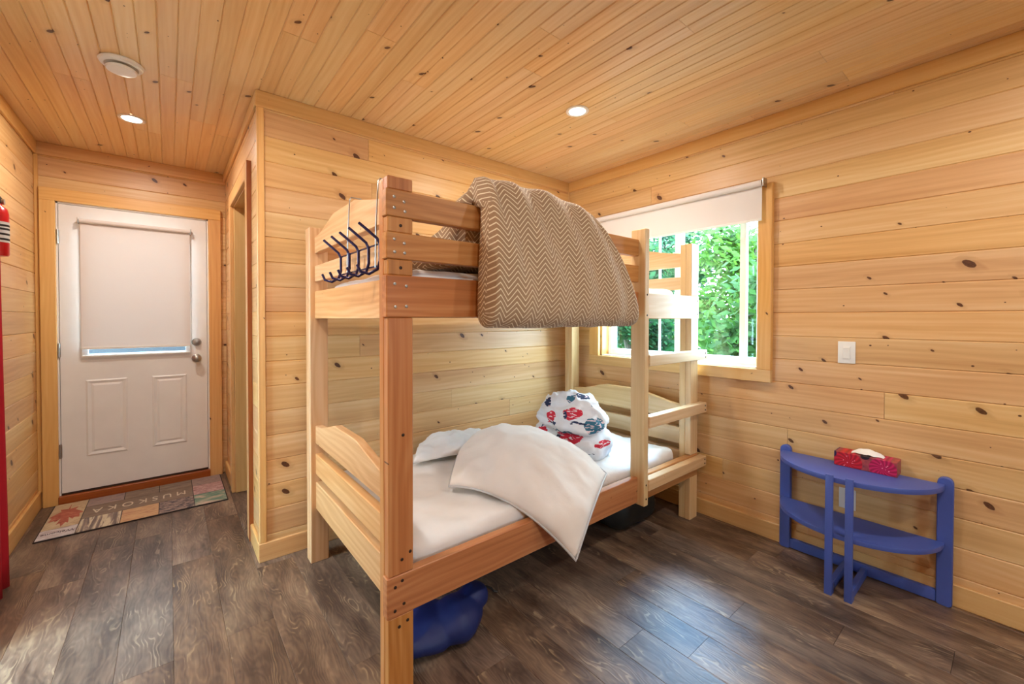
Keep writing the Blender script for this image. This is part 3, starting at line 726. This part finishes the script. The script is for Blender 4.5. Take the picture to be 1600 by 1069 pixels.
# ---- rolled children's blanket (blobs joined by a voxel remesh, then wrinkled)
def blob_mesh(parts, voxel, seed, amp, freq, smooth_it=6):
    bm = bmesh.new()
    for (c, r, rot) in parts:
        M = Matrix.Translation(c) @ Matrix.Rotation(rot, 4, 'Z') @ Matrix.Diagonal((r[0], r[1], r[2], 1))
        bmesh.ops.create_icosphere(bm, subdivisions=3, radius=1.0, matrix=M)
    me = bpy.data.meshes.new('blob'); bm.to_mesh(me); bm.free()
    o = bpy.data.objects.new('blob', me); COL.objects.link(o)
    md = o.modifiers.new('r', 'REMESH'); md.mode = 'VOXEL'; md.voxel_size = voxel
    sm_ = o.modifiers.new('s', 'SMOOTH'); sm_.iterations = smooth_it; sm_.factor = 0.5
    dg = bpy.context.evaluated_depsgraph_get(); out = bpy.data.meshes.new_from_object(o.evaluated_get(dg))
    bpy.data.objects.remove(o); bpy.data.meshes.remove(me)
    out.update()
    nrm = [v_.normal.copy() for v_ in out.vertices]
    for v_, nn in zip(out.vertices, nrm):
        q = v_.co*freq + Vector((seed, seed, seed))
        k = 1-abs(noise.noise(q))*2
        v_.co += nn*(amp*(noise.fractal(q*0.7, 1, 2, 3)) + amp*0.7*k)
    for p in out.polygons: p.use_smooth = True
    return out
def kids_print():
    m, nt, b = new_mat('printed_quilt'); g = G(nt); tc = g.n('ShaderNodeTexCoord').outputs['Object']
    nz = g.n('ShaderNodeTexNoise'); nt.links.new(tc, nz.inputs['Vector']); nz.inputs['Scale'].default_value = 26
    p = g.vm('ADD', tc, g.vm('MULTIPLY', g.vm('SUBTRACT', nz.outputs['Color'], (0.5, 0.5, 0.5)), (0.03, 0.03, 0.03)))
    col = g.mix(g.noise(tc, 12.0, 2), srgb(240,236,236), srgb(228,230,236))
    def spot(c, r, cc, col, rim=None):
        d = g.vm('MULTIPLY', g.vm('SUBTRACT', p, c), tuple(1/x for x in r))
        q = g.n('ShaderNodeVectorMath', operation='LENGTH'); nt.links.new(d, q.inputs[0])
        msk = g.m('LESS_THAN', q.outputs['Value'], 1.0)
        sx = g.noise(g.vm('MULTIPLY', tc, (30.0, 30.0, 120.0)), 1.0, 1)
        tint = g.mix(g.m('GREATER_THAN', sx, 0.60), cc, srgb(236,210,214))
        return g.mix(msk, col, tint)
    REDC, TEAL, NAVY = srgb(206,36,58), srgb(54,112,136), srgb(34,44,78)
    for c, r, cc in [((1.79,1.70,0.560),(0.09,0.085,0.042),REDC),((1.80,1.64,0.578),(0.09,0.040,0.034),REDC),((1.79,1.765,0.545),(0.07,0.020,0.034),NAVY),((1.79,1.70,0.605),(0.09,0.10,0.008),TEAL),
                     ((1.82,1.67,0.712),(0.09,0.060,0.034),REDC),((1.81,1.71,0.700),(0.07,0.014,0.026),NAVY),((1.79,1.832,0.668),(0.08,0.040,0.034),REDC),((1.80,1.79,0.64),(0.07,0.03,0.012),NAVY),
                     ((1.89,1.55,0.655),(0.08,0.050,0.046),TEAL),((1.91,1.525,0.610),(0.08,0.030,0.022),TEAL),((1.93,1.526,0.548),(0.07,0.026,0.020),REDC),((1.93,1.50,0.565),(0.06,0.018,0.012),NAVY),
                     ((1.87,1.907,0.740),(0.06,0.030,0.028),NAVY),((1.956,1.695,0.800),(0.05,0.045,0.03),NAVY),((1.893,1.73,0.785),(0.05,0.03,0.025),TEAL),((1.83,1.62,0.665),(0.09,0.05,0.006),NAVY),
                     ((1.84,1.93,0.560),(0.07,0.05,0.018),REDC),((1.83,1.96,0.585),(0.06,0.03,0.012),NAVY),((1.86,1.58,0.500),(0.08,0.05,0.006),NAVY),((1.90,1.60,0.770),(0.05,0.03,0.02),NAVY)]:
        col = spot(c, r, cc, col)
    nt.links.new(col, b.inputs['Base Color']); b.inputs['Roughness'].default_value = 0.85
    nt.links.new(g.bump(g.noise(tc, 18.0, 4), 0.35, 0.02), b.inputs['Normal']); return m
def rolled_blanket():
    V = []; F = []; nu, nv = 96, 56; c = Vector((1.965, 1.790, 0.462))
    for j in range(nv+1):
        ph = math.pi*0.5*(j/nv)**0.92*1.0            # 0 rim .. pi/2 top
        for i in range(nu):
            th = 2*math.pi*i/nu
            # plump dome
            e = 0.62; rr = max(0.0, math.cos(ph))**e; zz = math.sin(ph)**0.78
            lob = 1 + 0.07*math.sin(2*th+0.6) + 0.05*math.sin(3*th+2.0)
            rx, ry, rz = 0.180*lob, 0.275*lob, 0.335
            p = Vector((rr*math.cos(th)*rx, rr*math.sin(th)*ry, zz*rz))
            # the upper turn of the roll overhangs; a spiral crease winds below it
            zc = 0.165 + 0.050*math.sin(th*0.5+2.2) + 0.030*math.sin(th+2.4); d = p.z - zc
            crease = math.exp(-(d/0.020)**2)*(0.75+0.25*math.sin(3*th))
            z2 = 0.285 + 0.02*math.sin(2*th); crease2 = 0.5*math.exp(-((p.z-z2)/0.014)**2)
            k = 1 - 0.26*crease - 0.16*crease2 + (0.05*math.exp(-((d-0.05)/0.035)**2)) + 0.07*math.exp(-((d+0.06)/0.045)**2)
            p.x *= k; p.y *= k
            p = p + c
            q = p*8.5 + Vector((3, 1, 4)); wr_ = noise.fractal(q, 1, 2, 3); ridg = 1-abs(noise.noise(p*13 + Vector((7, 2, 5))))*2
            nrm = Vector((p.x-c.x, p.y-c.y, (p.z-c.z-0.12))).normalized()
            p += nrm*(0.018*wr_ + 0.016*max(0, ridg)**2 - 0.020*max(0, 1-abs(noise.noise(Vector((p.x*5+p.z*6, p.y*5-p.z*4, p.z*9))))*9))*(1 if j > 0 else 0.2)
            V.append(p)
    for j in range(nv):
        for i in range(nu): F.append((j*nu+i, j*nu+(i+1)%nu, (j+1)*nu+(i+1)%nu, (j+1)*nu+i))
    F.append(tuple(range(nu-1, -1, -1)))
    return mesh_pd('rolled_blanket', V, F, True)
bl = rolled_blanket()
bo = link('rolled_blanket', bl, kids_print()); tag(bo, 'rolled white blanket with red and teal print on the lower bunk', 'blanket')

# ---- herringbone comforter folded over the top guard rail
def comforter():
    sec = [(1.72,1.480),(1.60,1.540),(1.50,1.620),(1.43,1.735),(1.37,1.790),(1.31,1.806),(1.255,1.790),(1.215,1.735),(1.185,1.640),(1.168,1.530),(1.158,1.420),(1.158,1.330),(1.172,1.272),(1.205,1.240),(1.245,1.236),(1.278,1.262),(1.292,1.330),(1.296,1.450),(1.297,1.560),(1.298,1.650),(1.304,1.700),(1.332,1.716),(1.362,1.700),(1.372,1.640),(1.378,1.560),(1.40,1.500),(1.48,1.472),(1.60,1.466)]
    # smooth closed section
    def cr(pts, m_):
        out = []; k = len(pts)
        for i in range(k):
            p0, p1, p2, p3 = [Vector(pts[(i+d)%k]) for d in (-1, 0, 1, 2)]
            for j in range(m_):
                t = j/m_; out.append(0.5*((2*p1)+(-p0+p2)*t+(2*p0-5*p1+4*p2-p3)*t*t+(-p0+3*p1-3*p2+p3)*t**3))
        return out
    S2 = cr(sec, 4); ns = len(S2); arc = [0]
    for a, b in zip(S2, S2[1:] + [S2[0]]): arc.append(arc[-1] + (b-a).length)
    nx = 84; V = []; F = []; UV = []
    cy, cz = 1.235, 1.50
    for i in range(nx+1):
        u = i/nx
        # how far the section is drawn in towards its middle line near both ends
        e = min(u, 1-u); cap = min(1.0, e/0.035); k = math.sqrt(max(0.0, 1-(1-cap)**2))
        for s, p in enumerate(S2):
            y, z = p
            tz = max(0.0, min(1.0, (z-1.236)/(1.806-1.236)))
            xl = 0.868 + 0.035*tz + (0.05 if y > 1.45 else 0)
            xr = 1.775 - 0.30*tz**1.7 - 0.02*math.sin(tz*3)
            if y > 1.40: xl -= 0.30*min(1, (y-1.40)/0.3); 
            x = xl + (xr-xl)*(u if e < 0.02 else u)
            # draw ends in
            line_y = 1.232 if z < 1.70 else 1.33
            if y < 1.30 or z > 1.70: y = line_y + (y-line_y)*(0.25+0.75*k); 
            if z < 1.30: z = 1.30 + (z-1.30)*(0.4+0.6*k)
            # sag of the shoulder to the right
            z -= 0.055*max(0, u-0.55)**1.5*tz*2.0
            if y < 1.29 and s < ns*0.56:
                fold = 0.011*math.sin(x*34 + z*7 + 1.3*math.sin(z*8)) + 0.012*noise.noise(Vector((x*9, z*4, 2.0)))
                y += fold*min(1, e*14)*(0.4+0.8*tz)
                z += 0.006*noise.noise(Vector((x*12, z*6, 9.0)))
            V.append(Vector((x, y, z))); UV.append((x, arc[s]))
    for i in range(nx):
        for s in range(ns): F.append((i*ns+s, i*ns+(s+1)%ns, (i+1)*ns+(s+1)%ns, (i+1)*ns+s))
    for base, side in ((0, 0), (nx*ns, 1)):
        F.append(tuple(range(base, base+ns)))
    me = mesh_pd('comforter', V, F, True)
    ul = me.uv_layers.new(name='UVMap')
    for p in me.polygons:
        for li in p.loop_indices:
            vi = me.loops[li].vertex_index; ul.data[li].uv = UV[vi]
            if len(p.vertices) == 4 and vi % ns == 0 and max(v_ % ns for v_ in p.vertices) == ns-1: ul.data[li].uv = (UV[vi][0], arc[-1])
            if len(p.vertices) > 4: ul.data[li].uv = (V[vi].y, V[vi].z)
    return me
cf = link('comforter', comforter(), HERR); tag(cf, 'tan herringbone comforter folded over the upper guard rail', 'comforter')

# ------------------------------------------------------------------ hook rack on the head board
hr = empty('hook_rack', (0.56, 1.60, 1.45)); tag(hr, 'navy metal hook rack hanging on the upper head board', 'hook rack')
hx = 0.566
for z in (1.530, 1.455):
    MB().tube([(hx, 1.395, z), (hx, 1.83, z)], 0.0035, 8).build('cross_bar', NAVYM, hr, smooth='auto')
for y in (1.40, 1.505, 1.61, 1.715, 1.822):
    pts = [(hx-0.058, y+0.05, 1.600), (hx-0.040, y+0.03, 1.578), (hx-0.012, y+0.004, 1.545), (hx-0.004, y, 1.525), (hx-0.004, y, 1.470), (hx-0.012, y+0.004, 1.440), (hx-0.034, y+0.022, 1.424), (hx-0.056, y+0.042, 1.432), (hx-0.064, y+0.052, 1.456)]
    MB().tube(pts, 0.0052, 10).build('hook', NAVYM, hr, smooth='auto')
for y in (1.445, 1.745):
    MB().tube([(hx-0.002, y, 1.45), (hx, y, 1.60), (0.572, y, 1.72), (0.574, y, 1.756), (0.580, y, 1.765), (0.620, y, 1.765), (0.626, y, 1.755), (0.626, y, 1.72)], 0.0028, 8).build('hanger_strap', STEEL, hr, smooth='auto')

# ------------------------------------------------------------------ blue half-round table
tb = empty('half_moon_table', (2.55, 0.52, 0)); tag(tb, 'blue painted half-round folding table against the right wall', 'table')
def rounded_post(y0, y1, z1, nm):
    q = []; r = (y1-y0)/2; yc = (y0+y1)/2; pts = [(y0, 0.008), (y0+0.010, 0.0), (y1-0.010, 0.0), (y1, 0.008)]
    for k in range(9):
        a = math.pi*k/8; pts.append((yc + r*math.cos(a), z1-r + r*math.sin(a)))
    T = Matrix(((0,0,1,0),(1,0,0,0),(0,1,0,0),(0,0,0,1)))
    MB().prism(pts, 2.642, 2.670, T).build(nm, BLUE, tb, bevel=0.003, seg=1)
rounded_post(0.800, 0.852, 0.572, 'back_leg'); rounded_post(0.180, 0.232, 0.572, 'back_leg')
MB().box(2.645, 2.669, 0.232, 0.800, 0.006, 0.056).build('back_stretcher', BLUE, tb, bevel=0.003)
def half_disc(z0, z1, nm):
    pts = [(2.668, 0.838), (2.668, 0.206)]; N = 40
    pts = [(2.641, 0.838), (2.641, 0.206)]
    for k in range(1, N):
        a = -math.pi/2 + math.pi*k/N
        pts.append((2.641 - 0.285*math.cos(a), 0.522 + 0.316*math.sin(a)))
    MB().prism(pts, z0, z1).build(nm, BLUE, tb, bevel=0.004)
half_disc(0.519, 0.543, 'top_shelf'); half_disc(0.262, 0.284, 'lower_shelf')
for y0 in (0.540, 0.466):
    MB().box(2.338, 2.3555, y0, y0+0.029, 0.0, 0.556).build('gate_leg', BLUE, tb, bevel=0.003)
    MB().box(2.3555, 2.385, y0, y0+0.029, 0.0, 0.052).build('leg_foot', BLUE, tb, bevel=0.003)
    MB().box(2.385, 2.644, y0+0.004, y0+0.026, 0.002, 0.042).build('gate_bar', BLUE, tb, bevel=0.002)
# tissue box
tbx = empty('tissue_box', (2.615, 0.472, 0.543)); tag(tbx, 'red floral tissue box on the blue table', 'tissue box')
def tissue_print():
    m, nt, b = new_mat('floral_carton'); g = G(nt); tc = g.n('ShaderNodeTexCoord').outputs['Object']
    base = g.mix(g.noise(tc, 60.0, 3), srgb(58,22,58), srgb(214,96,84))
    x_, y_, z_ = g.sep(tc)
    col = base
    for (fy, fz, r, ca, cb) in [(0.535, 0.568, 0.056, srgb(214,30,48), srgb(160,8,30)), (0.405, 0.570, 0.050, srgb(206,34,96), srgb(150,10,60)), (0.60, 0.60, 0.02, srgb(48,28,84), srgb(20,14,40)), (0.47, 0.615, 0.018, srgb(40,20,34), srgb(20,10,20))]:
        dy = g.m('SUBTRACT', y_, fy); dz = g.m('SUBTRACT', z_, fz)
        d = g.m('SQRT', g.m('ADD', g.m('MULTIPLY', dy, dy), g.m('MULTIPLY', dz, dz)))
        an = g.m('ARCTAN2', dz, dy)
        pet = g.m('SINE', g.m('ADD', g.m('MULTIPLY', an, 14.0), g.m('MULTIPLY', d, 160.0)))
        c = g.mix(g.m('MULTIPLY_ADD', pet, 0.5, 0.5), ca, cb)
        dots, cc = g.vor(tc, 95.0, '3D')
        c = g.mix(g.m('MULTIPLY', g.m('LESS_THAN', dots, 0.22), g.m('LESS_THAN', d, r*0.55)), c, srgb(250,170,190))
        col = g.mix(g.m('LESS_THAN', d, r), col, c)
    nt.links.new(col, b.inputs['Base Color']); b.inputs['Roughness'].default_value = 0.4; return m
tp = tissue_print()
MB().box(2.572, 2.666, 0.354, 0.590, 0.5435, 0.612).build('carton', tp, tbx, bevel=0.0015, seg=1)
V = []; F = []; n_ = 14
for i in range(n_+1):
    for j in range(9):
        u, v_ = i/n_, j/8; x_ = 2.622 + 0.034*(v_-0.5)*2*(0.6+0.4*math.sin(u*3)) + 0.006*math.sin(u*17)
        hgt = 0.028*math.sin(math.pi*min(1, max(0, u)))**0.6*(1-abs(v_-0.5)*1.5) + 0.006*noise.noise(Vector((u*5, v_*4, 1)))
        V.append((x_, 0.405 + 0.125*u, 0.611 + max(-0.002, hgt)))
for i in range(n_):
    for j in range(8): F.append((i*9+j, (i+1)*9+j, (i+1)*9+j+1, i*9+j+1))
link('tissue', mesh_pd('tissue', V, F, True), TISSUE, tbx)

# ------------------------------------------------------------------ wall plates
sw = empty('light_switch', (XR, 0.569, 1.10)); tag(sw, 'white rocker light switch on the right wall', 'switch')
MB().box(XR-0.006, XR, 0.533, 0.605, 1.044, 1.156).build('cover_plate', PLASTIC, sw, bevel=0.002)
MB().box(XR-0.009, XR-0.005, 0.553, 0.585, 1.068, 1.132).build('switch_frame', PLASTIC, sw, bevel=0.001)
MB().add([(XR-0.009,0.557,1.074),(XR-0.009,0.581,1.074),(XR-0.009,0.581,1.126),(XR-0.009,0.557,1.126),(XR-0.0105,0.557,1.10),(XR-0.0105,0.581,1.10),(XR-0.014,0.557,1.124),(XR-0.014,0.581,1.124)],
         [(0,1,5,4),(4,5,7,6),(6,7,2,3),(0,4,6,3),(1,2,7,5)]).build('rocker', PLASTIC, sw)
ot = empty('outlet', (XR, 0.558, 0.35)); tag(ot, 'white wall outlet behind the blue table', 'outlet')
MB().box(XR-0.006, XR, 0.524, 0.593, 0.297, 0.400).build('cover_plate', PLASTIC, ot, bevel=0.002)
for z in (0.326, 0.371):
    rc_ = MB().box(XR-0.0085, XR-0.005, 0.543, 0.574, z-0.016, z+0.016).build('receptacle', PLASTIC, ot, bevel=0.002)
    for yy in (0.552, 0.565): MB().box(XR-0.0095, XR-0.0080, yy-0.0015, yy+0.0015, z-0.002, z+0.008).build('slot', BLACK, rc_)

# ------------------------------------------------------------------ door mat
mt = empty('door_mat', (-0.147, 3.82, 0)); tag(mt, 'patchwork printed door mat on the floor before the front door', 'mat')
MB().box(-0.602, 0.312, 3.508, 4.108, 0.0005, 0.007).build('mat_base', plain('mat_rubber', srgb(46,38,36), 0.9), mt)
def patch_mat(nm, stops, sc):
    m, nt, b = new_mat(nm); g = G(nt); tc = g.n('ShaderNodeTexCoord').outputs['Object']
    t = g.m('ADD', g.m('MULTIPLY', g.noise(g.vm('MULTIPLY', tc, sc), 1.0, 4, 0.65, 0.8), 0.9), g.m('MULTIPLY', g.noise(tc, 260.0, 2), 0.1))
    nt.links.new(g.ramp(t, stops), b.inputs['Base Color']); b.inputs['Roughness'].default_value = 0.9; return m
C_ = lambda *a: srgb(*a)
PM = {'leaf': patch_mat('mat_leaf_ground', [(0.35, C_(178,150,118)), (0.6, C_(200,176,140))], (14,14,1)),
      'red': patch_mat('mat_red', [(0.3, C_(140,62,48)), (0.55, C_(176,96,74)), (0.75, C_(206,150,118))], (18,30,1)),
      'grey': patch_mat('mat_grey', [(0.3, C_(112,92,82)), (0.7, C_(150,132,114))], (9,30,1)),
      'word': patch_mat('mat_word', [(0.3, C_(118,98,86)), (0.7, C_(142,122,104))], (9,30,1)),
      'mauve': patch_mat('mat_mauve', [(0.3, C_(128,100,106)), (0.5, C_(160,138,128)), (0.7, C_(110,96,112))], (16,40,1)),
      'birch': patch_mat('mat_birch', [(0.38, C_(112,98,94)), (0.46, C_(150,130,118)), (0.54, C_(206,190,160))], (46,3,1)),
      'orange': patch_mat('mat_orange', [(0.35, C_(176,124,96)), (0.55, C_(206,166,122)), (0.7, C_(190,138,116))], (12,34,1)),
      'dark': patch_mat('mat_dark', [(0.42, C_(82,74,78)), (0.55, C_(150,126,116)), (0.7, C_(172,148,136))], (26,34,1)),
      'pink': patch_mat('mat_pink', [(0.35, C_(150,104,104)), (0.6, C_(196,160,152))], (30,50,1)),
      'green': patch_mat('mat_green', [(0.4, C_(88,122,108)), (0.52, C_(132,146,124)), (0.65, C_(204,170,150))], (8,26,1)),
      'snow': patch_mat('mat_snow', [(0.35, C_(170,150,148)), (0.65, C_(214,206,204))], (12,30,1))}
GP = 0.004
tiles = [('leaf', -0.598, -0.437, 3.655, 4.104), ('snow', -0.598, -0.437, 3.512, 3.655),
         ('mauve', -0.437, -0.250, 3.945, 4.104), ('grey', -0.250, -0.063, 3.945, 4.104), ('grey', -0.063, 0.126, 3.945, 4.104),
         ('word', -0.437, 0.126, 3.728, 3.945), ('birch', -0.437, -0.245, 3.512, 3.728), ('orange', -0.245, -0.060, 3.512, 3.728), ('dark', -0.060, 0.126, 3.512, 3.728),
         ('mauve', 0.126, 0.308, 3.93, 4.104), ('pink', 0.126, 0.308, 3.728, 3.93), ('green', 0.126, 0.308, 3.512, 3.728)]
for k, a, b, c, d in tiles:
    MB().box(a+GP/2, b-GP/2, c+GP/2, d-GP/2, 0.0068, 0.0092).build('mat_patch', PM[k], mt)
# maple leaf print and lettering, facing the door
leaf = [(0,-1.0),(0.05,-0.45),(0.55,-0.55),(0.42,-0.30),(1.0,0.10),(0.80,0.20),(0.88,0.55),(0.55,0.48),(0.50,0.62),(0.22,0.36),(0.34,0.90),(0.15,0.80),(0,1.15)]
poly = leaf + [(-x_, y_) for x_, y_ in reversed(leaf[1:-1])]
MB().prism([(-0.517 - x_*0.077, 3.89 - y_*0.19) for x_, y_ in poly], 0.0090, 0.0096).build('leaf_print', PM['red'], mt)
def text_mesh(txt, size):
    cu = bpy.data.curves.new('lettering', 'FONT'); cu.body = txt; cu.size = size; cu.align_x = 'CENTER'; cu.align_y = 'CENTER'; cu.extrude = 0.0003
    o = bpy.data.objects.new('lettering', cu); COL.objects.link(o)
    dg = bpy.context.evaluated_depsgraph_get(); me = bpy.data.meshes.new_from_object(o.evaluated_get(dg)); bpy.data.objects.remove(o); return me
link('lettering', text_mesh('M U S K O K A', 0.115), plain('mat_letters', C_(208,190,166), 0.9), mt, Matrix.Translation((-0.155, 3.838, 0.0095)) @ Matrix.Rotation(math.pi, 4, 'Z') @ Matrix.Diagonal((0.66, 1, 1, 1)))
link('lettering', text_mesh('Welcome', 0.05), plain('mat_script', C_(78,66,76), 0.9), mt, Matrix.Translation((-0.517, 3.585, 0.0095)) @ Matrix.Rotation(math.pi, 4, 'Z') @ Matrix.Diagonal((0.7, 1, 1, 1)))

# ------------------------------------------------------------------ red curtain and fire extinguisher on the left wall
V = []; F = []; ny, nz_ = 60, 16
for i in range(ny+1):
    for j in range(nz_+1):
        u, v_ = i/ny, j/nz_; y = 2.42 + 0.60*u*(0.97 + 0.03*math.cos(v_*2))
        V.append((-0.625 + 0.026*math.sin(u*34 + 0.5*math.sin(v_*3)) + 0.012*(1-v_), y, 0.012 + 2.2*v_))
for i in range(ny):
    for j in range(nz_): F.append((i*(nz_+1)+j, (i+1)*(nz_+1)+j, (i+1)*(nz_+1)+j+1, i*(nz_+1)+j+1))
cu = empty('curtain', (-0.62, 2.7, 0)); tag(cu, 'long red curtain hanging at the left wall', 'curtain')
cp = link('curtain_cloth', mesh_pd('curtain_cloth', V, F, True), CURT, cu)
sd = cp.modifiers.new('thick', 'SOLIDIFY'); sd.thickness = 0.003
MB().tube([(-0.625, 0.6, 2.22), (-0.625, 3.04, 2.22)], 0.011, 12).build('curtain_rod', NAIL, cu, smooth='auto')
for yy in (0.62, 1.8, 3.03): MB().box(XL, -0.62, yy-0.006, yy+0.006, 2.214, 2.226).build('rod_bracket', NAIL, cu)
ex = empty('fire_extinguisher', (-0.632, 3.30, 1.60)); tag(ex, 'small red fire extinguisher mounted on the left wall beside the red curtain', 'extinguisher')
ec = (-0.645, 3.18, 0)
MB().lathe([(0.001,1.575),(0.036,1.575),(0.040,1.583),(0.040,1.780),(0.034,1.806),(0.018,1.820),(0.016,1.830),(0.001,1.830)], ec, 'Z', 28).build('cylinder', RED, ex, smooth='auto')
MB().lathe([(0.0405,1.640),(0.0406,1.640),(0.0406,1.740),(0.0405,1.740)], ec, 'Z', 28, True).build('label_band', plain('label_paper', srgb(206,204,200), 0.5), ex, smooth='auto')
for z in (1.655, 1.68, 1.705, 1.722): MB().lathe([(0.0407,z-0.005),(0.0409,z-0.005),(0.0409,z+0.005),(0.0407,z+0.005)], ec, 'Z', 28, True).build('label_print', BLACK, ex)
MB().box(ec[0]-0.014, ec[0]+0.014, ec[1]-0.014, ec[1]+0.02, 1.826, 1.856).build('valve', BLACK, ex, bevel=0.003)
MB().tube([(ec[0], ec[1]-0.02, 1.858), (ec[0], ec[1]+0.03, 1.868), (ec[0], ec[1]+0.075, 1.862)], 0.008, 10).build('handle', BLACK, ex, smooth='auto')
MB().tube([(ec[0], ec[1], 1.845), (ec[0], ec[1]+0.05, 1.838), (ec[0], ec[1]+0.07, 1.815)], 0.006, 10).build('lever', STEEL, ex, smooth='auto')
MB().lathe([(0.001,0),(0.014,0),(0.014,0.010),(0.001,0.010)], (ec[0]+0.014, ec[1]+0.01, 1.842), 'X', 18).build('gauge', STEEL, ex)
MB().box(XL, ec[0]-0.036, ec[1]-0.02, ec[1]+0.02, 1.60, 1.84).build('wall_bracket', STEEL, ex)

# ------------------------------------------------------------------ things under the bed
bg_ = blob_mesh([((0.76,1.46,0.060),(0.15,0.12,0.060),0.2), ((0.88,1.42,0.070),(0.11,0.10,0.070),0.4), ((0.97,1.44,0.11),(0.06,0.05,0.05),0)], 0.008, 5, 0.010, 8.0, 5)
zmin = min(v_.co.z for v_ in bg_.vertices)
bgo = empty('drawstring_bag', (0.86, 1.50, 0)); tag(bgo, 'blue nylon drawstring bag on the floor under the lower bunk', 'bag')
link('bag_body', bg_, BAGM, bgo, Matrix.Translation((0, 0, -zmin+0.001)))
MB().tube([(0.99,1.44,0.13),(1.03,1.43,0.135),(1.055,1.425,0.12),(1.07,1.43,0.10),(1.085,1.42,0.095)], 0.005, 8).build('drawstring', BLACK, bgo, smooth='auto')
V, F = softbox((2.20, 1.63, 0.115), (0.42, 0.38, 0.22), 0.10, (24, 20, 10), 0.010, 5, 9)
dbo = link('duffel_bag', mesh_pd('duffel_bag', V, F, True), DBAG); tag(dbo, 'dark bag on the floor under the far end of the bunk', 'bag')

# ------------------------------------------------------------------ outdoors
def ground_mat():
    m, nt, b = new_mat('forest_floor'); g = G(nt); tc = g.n('ShaderNodeTexCoord').outputs['Object']
    nt.links.new(g.ramp(g.noise(tc, 0.9, 5, 0.6), [(0.35, srgb(64,68,46)), (0.6, srgb(130,130,118))]), b.inputs['Base Color']); b.inputs['Roughness'].default_value = 0.95; return m
struct(MB().box(-14, 30, -14, 24, -0.62, -0.45).build('ground', ground_mat()))
def leaf_mat(nm, a, b_):
    m, nt, b = new_mat(nm); g = G(nt); tc = g.n('ShaderNodeTexCoord').outputs['Object']
    col = g.mix(g.noise(tc, 5.0, 3), a, b_); b.inputs['Specular IOR Level'].default_value = 0.1
    nt.links.new(col, b.inputs['Base Color']); b.inputs['Roughness'].default_value = 0.6
    tr_ = nt.nodes.new('ShaderNodeBsdfTranslucent'); nt.links.new(g.hsv(col, 0.49, 1.1, 1.3), tr_.inputs[0])
    mx = nt.nodes.new('ShaderNodeMixShader'); mx.inputs[0].default_value = 0.45
    nt.links.new(b.outputs[0], mx.inputs[1]); nt.links.new(tr_.outputs[0], mx.inputs[2]); nt.links.new(mx.outputs[0], nt.nodes['Material Output'].inputs[0]); return m
LEAF = [leaf_mat('leaf_a', srgb(22,52,24), srgb(66,106,46)), leaf_mat('leaf_b', srgb(16,48,32), srgb(44,88,48)), leaf_mat('leaf_c', srgb(46,84,32), srgb(90,124,54))]
BARK = plain('bark', srgb(92,84,72), 0.9, bump=(30, 0.6))
def tree(loc, h, spread, nl, lm, label, lean=0.0, tr_=0.09, low=0.2, seed=0, cat='tree', leaf_s=0.10):
    rg = random.Random(seed); r = empty('leafy_tree' if cat == 'tree' else 'shrub', loc); tag(r, label, cat, 'trees outside the window')
    L = Vector(loc); trunk = [L + Vector((lean*t*h + 0.12*math.sin(t*5+seed), 0.12*math.sin(t*4+seed*2), t*h)) for t in [i/8 for i in range(9)]]
    q = MB().tube(trunk, [tr_*(1-0.75*i/8) for i in range(9)], 8); tips = []
    for k in range(14 if cat == 'tree' else 9):
        t = rg.uniform(low, 0.98); b0 = trunk[int(t*8)]; a = rg.uniform(0, 6.28); ln = spread*rg.uniform(0.5, 1.0)
        p1 = b0 + Vector((math.cos(a)*ln*0.5, math.sin(a)*ln*0.5, ln*0.25)); p2 = b0 + Vector((math.cos(a)*ln, math.sin(a)*ln, ln*rg.uniform(0.2, 0.6)))
        q.tube([b0, p1, p2], [tr_*0.28, tr_*0.18, tr_*0.06], 6); tips += [p1, p2, (p1+p2)/2]
    q.build('trunk', BARK, r)
    V = []; F = []
    for i in range(int(nl*2.6)):
        c = rg.choice(tips) + Vector((rg.gauss(0, 1), rg.gauss(0, 1), rg.gauss(0, 0.7)))*spread*0.22
        a = Vector((rg.gauss(0,1), rg.gauss(0,1), rg.gauss(0,0.6))).normalized(); b = a.orthogonal().normalized(); s = leaf_s*rg.uniform(0.6, 1.3)
        k = len(V); V += [c - a*s*0.6, c + b*s*0.34, c + a*s*0.6, c - b*s*0.34]; F.append((k, k+1, k+2, k+3))
    me = bpy.data.meshes.new('foliage'); me.from_pydata([tuple(x_) for x_ in V], [], F)
    o = link('foliage', me, lm, r); o['kind'] = 'stuff'; return r
tree((5.4, 1.95, -0.45), 2.5, 0.8, 2400, LEAF[0], 'young green maple standing closest to the side window', 0.02, 0.05, 0.15, 1)
tree((6.3, 4.4, -0.45), 2.7, 0.85, 2600, LEAF[1], 'darker green tree left of the nearest maple outside', -0.02, 0.08, 0.15, 2)
tree((9.4, 3.6, -0.45), 3.5, 1.2, 3600, LEAF[2], 'pale green tree behind the nearest maple outside', 0.02, 0.11, 0.12, 3, 'tree', 0.14)
tree((9.4, 7.2, -0.45), 3.5, 1.2, 3400, LEAF[0], 'spreading green tree seen past the left end of the window', 0.0, 0.09, 0.12, 4, 'tree', 0.14)
tree((13.6, 8.0, -0.45), 4.6, 1.6, 4200, LEAF[1], 'dark green tree far behind the others outside', 0.02, 0.12, 0.08, 5, 'tree', 0.18)
tree((13.6, 3.2, -0.45), 4.6, 1.6, 4200, LEAF[1], 'dark far tree at the right edge of the window view', 0.0, 0.12, 0.08, 7, 'tree', 0.18)
tree((3.7, 2.45, -0.45), 1.25, 0.33, 900, LEAF[2], 'pale green shrub just outside below the window', 0.0, 0.018, 0.1, 8, 'shrub', 0.06)
tree((4.3, 3.62, -0.45), 1.3, 0.33, 900, LEAF[0], 'bright green shrub outside near the left window end', 0.0, 0.018, 0.1, 9, 'shrub', 0.06)
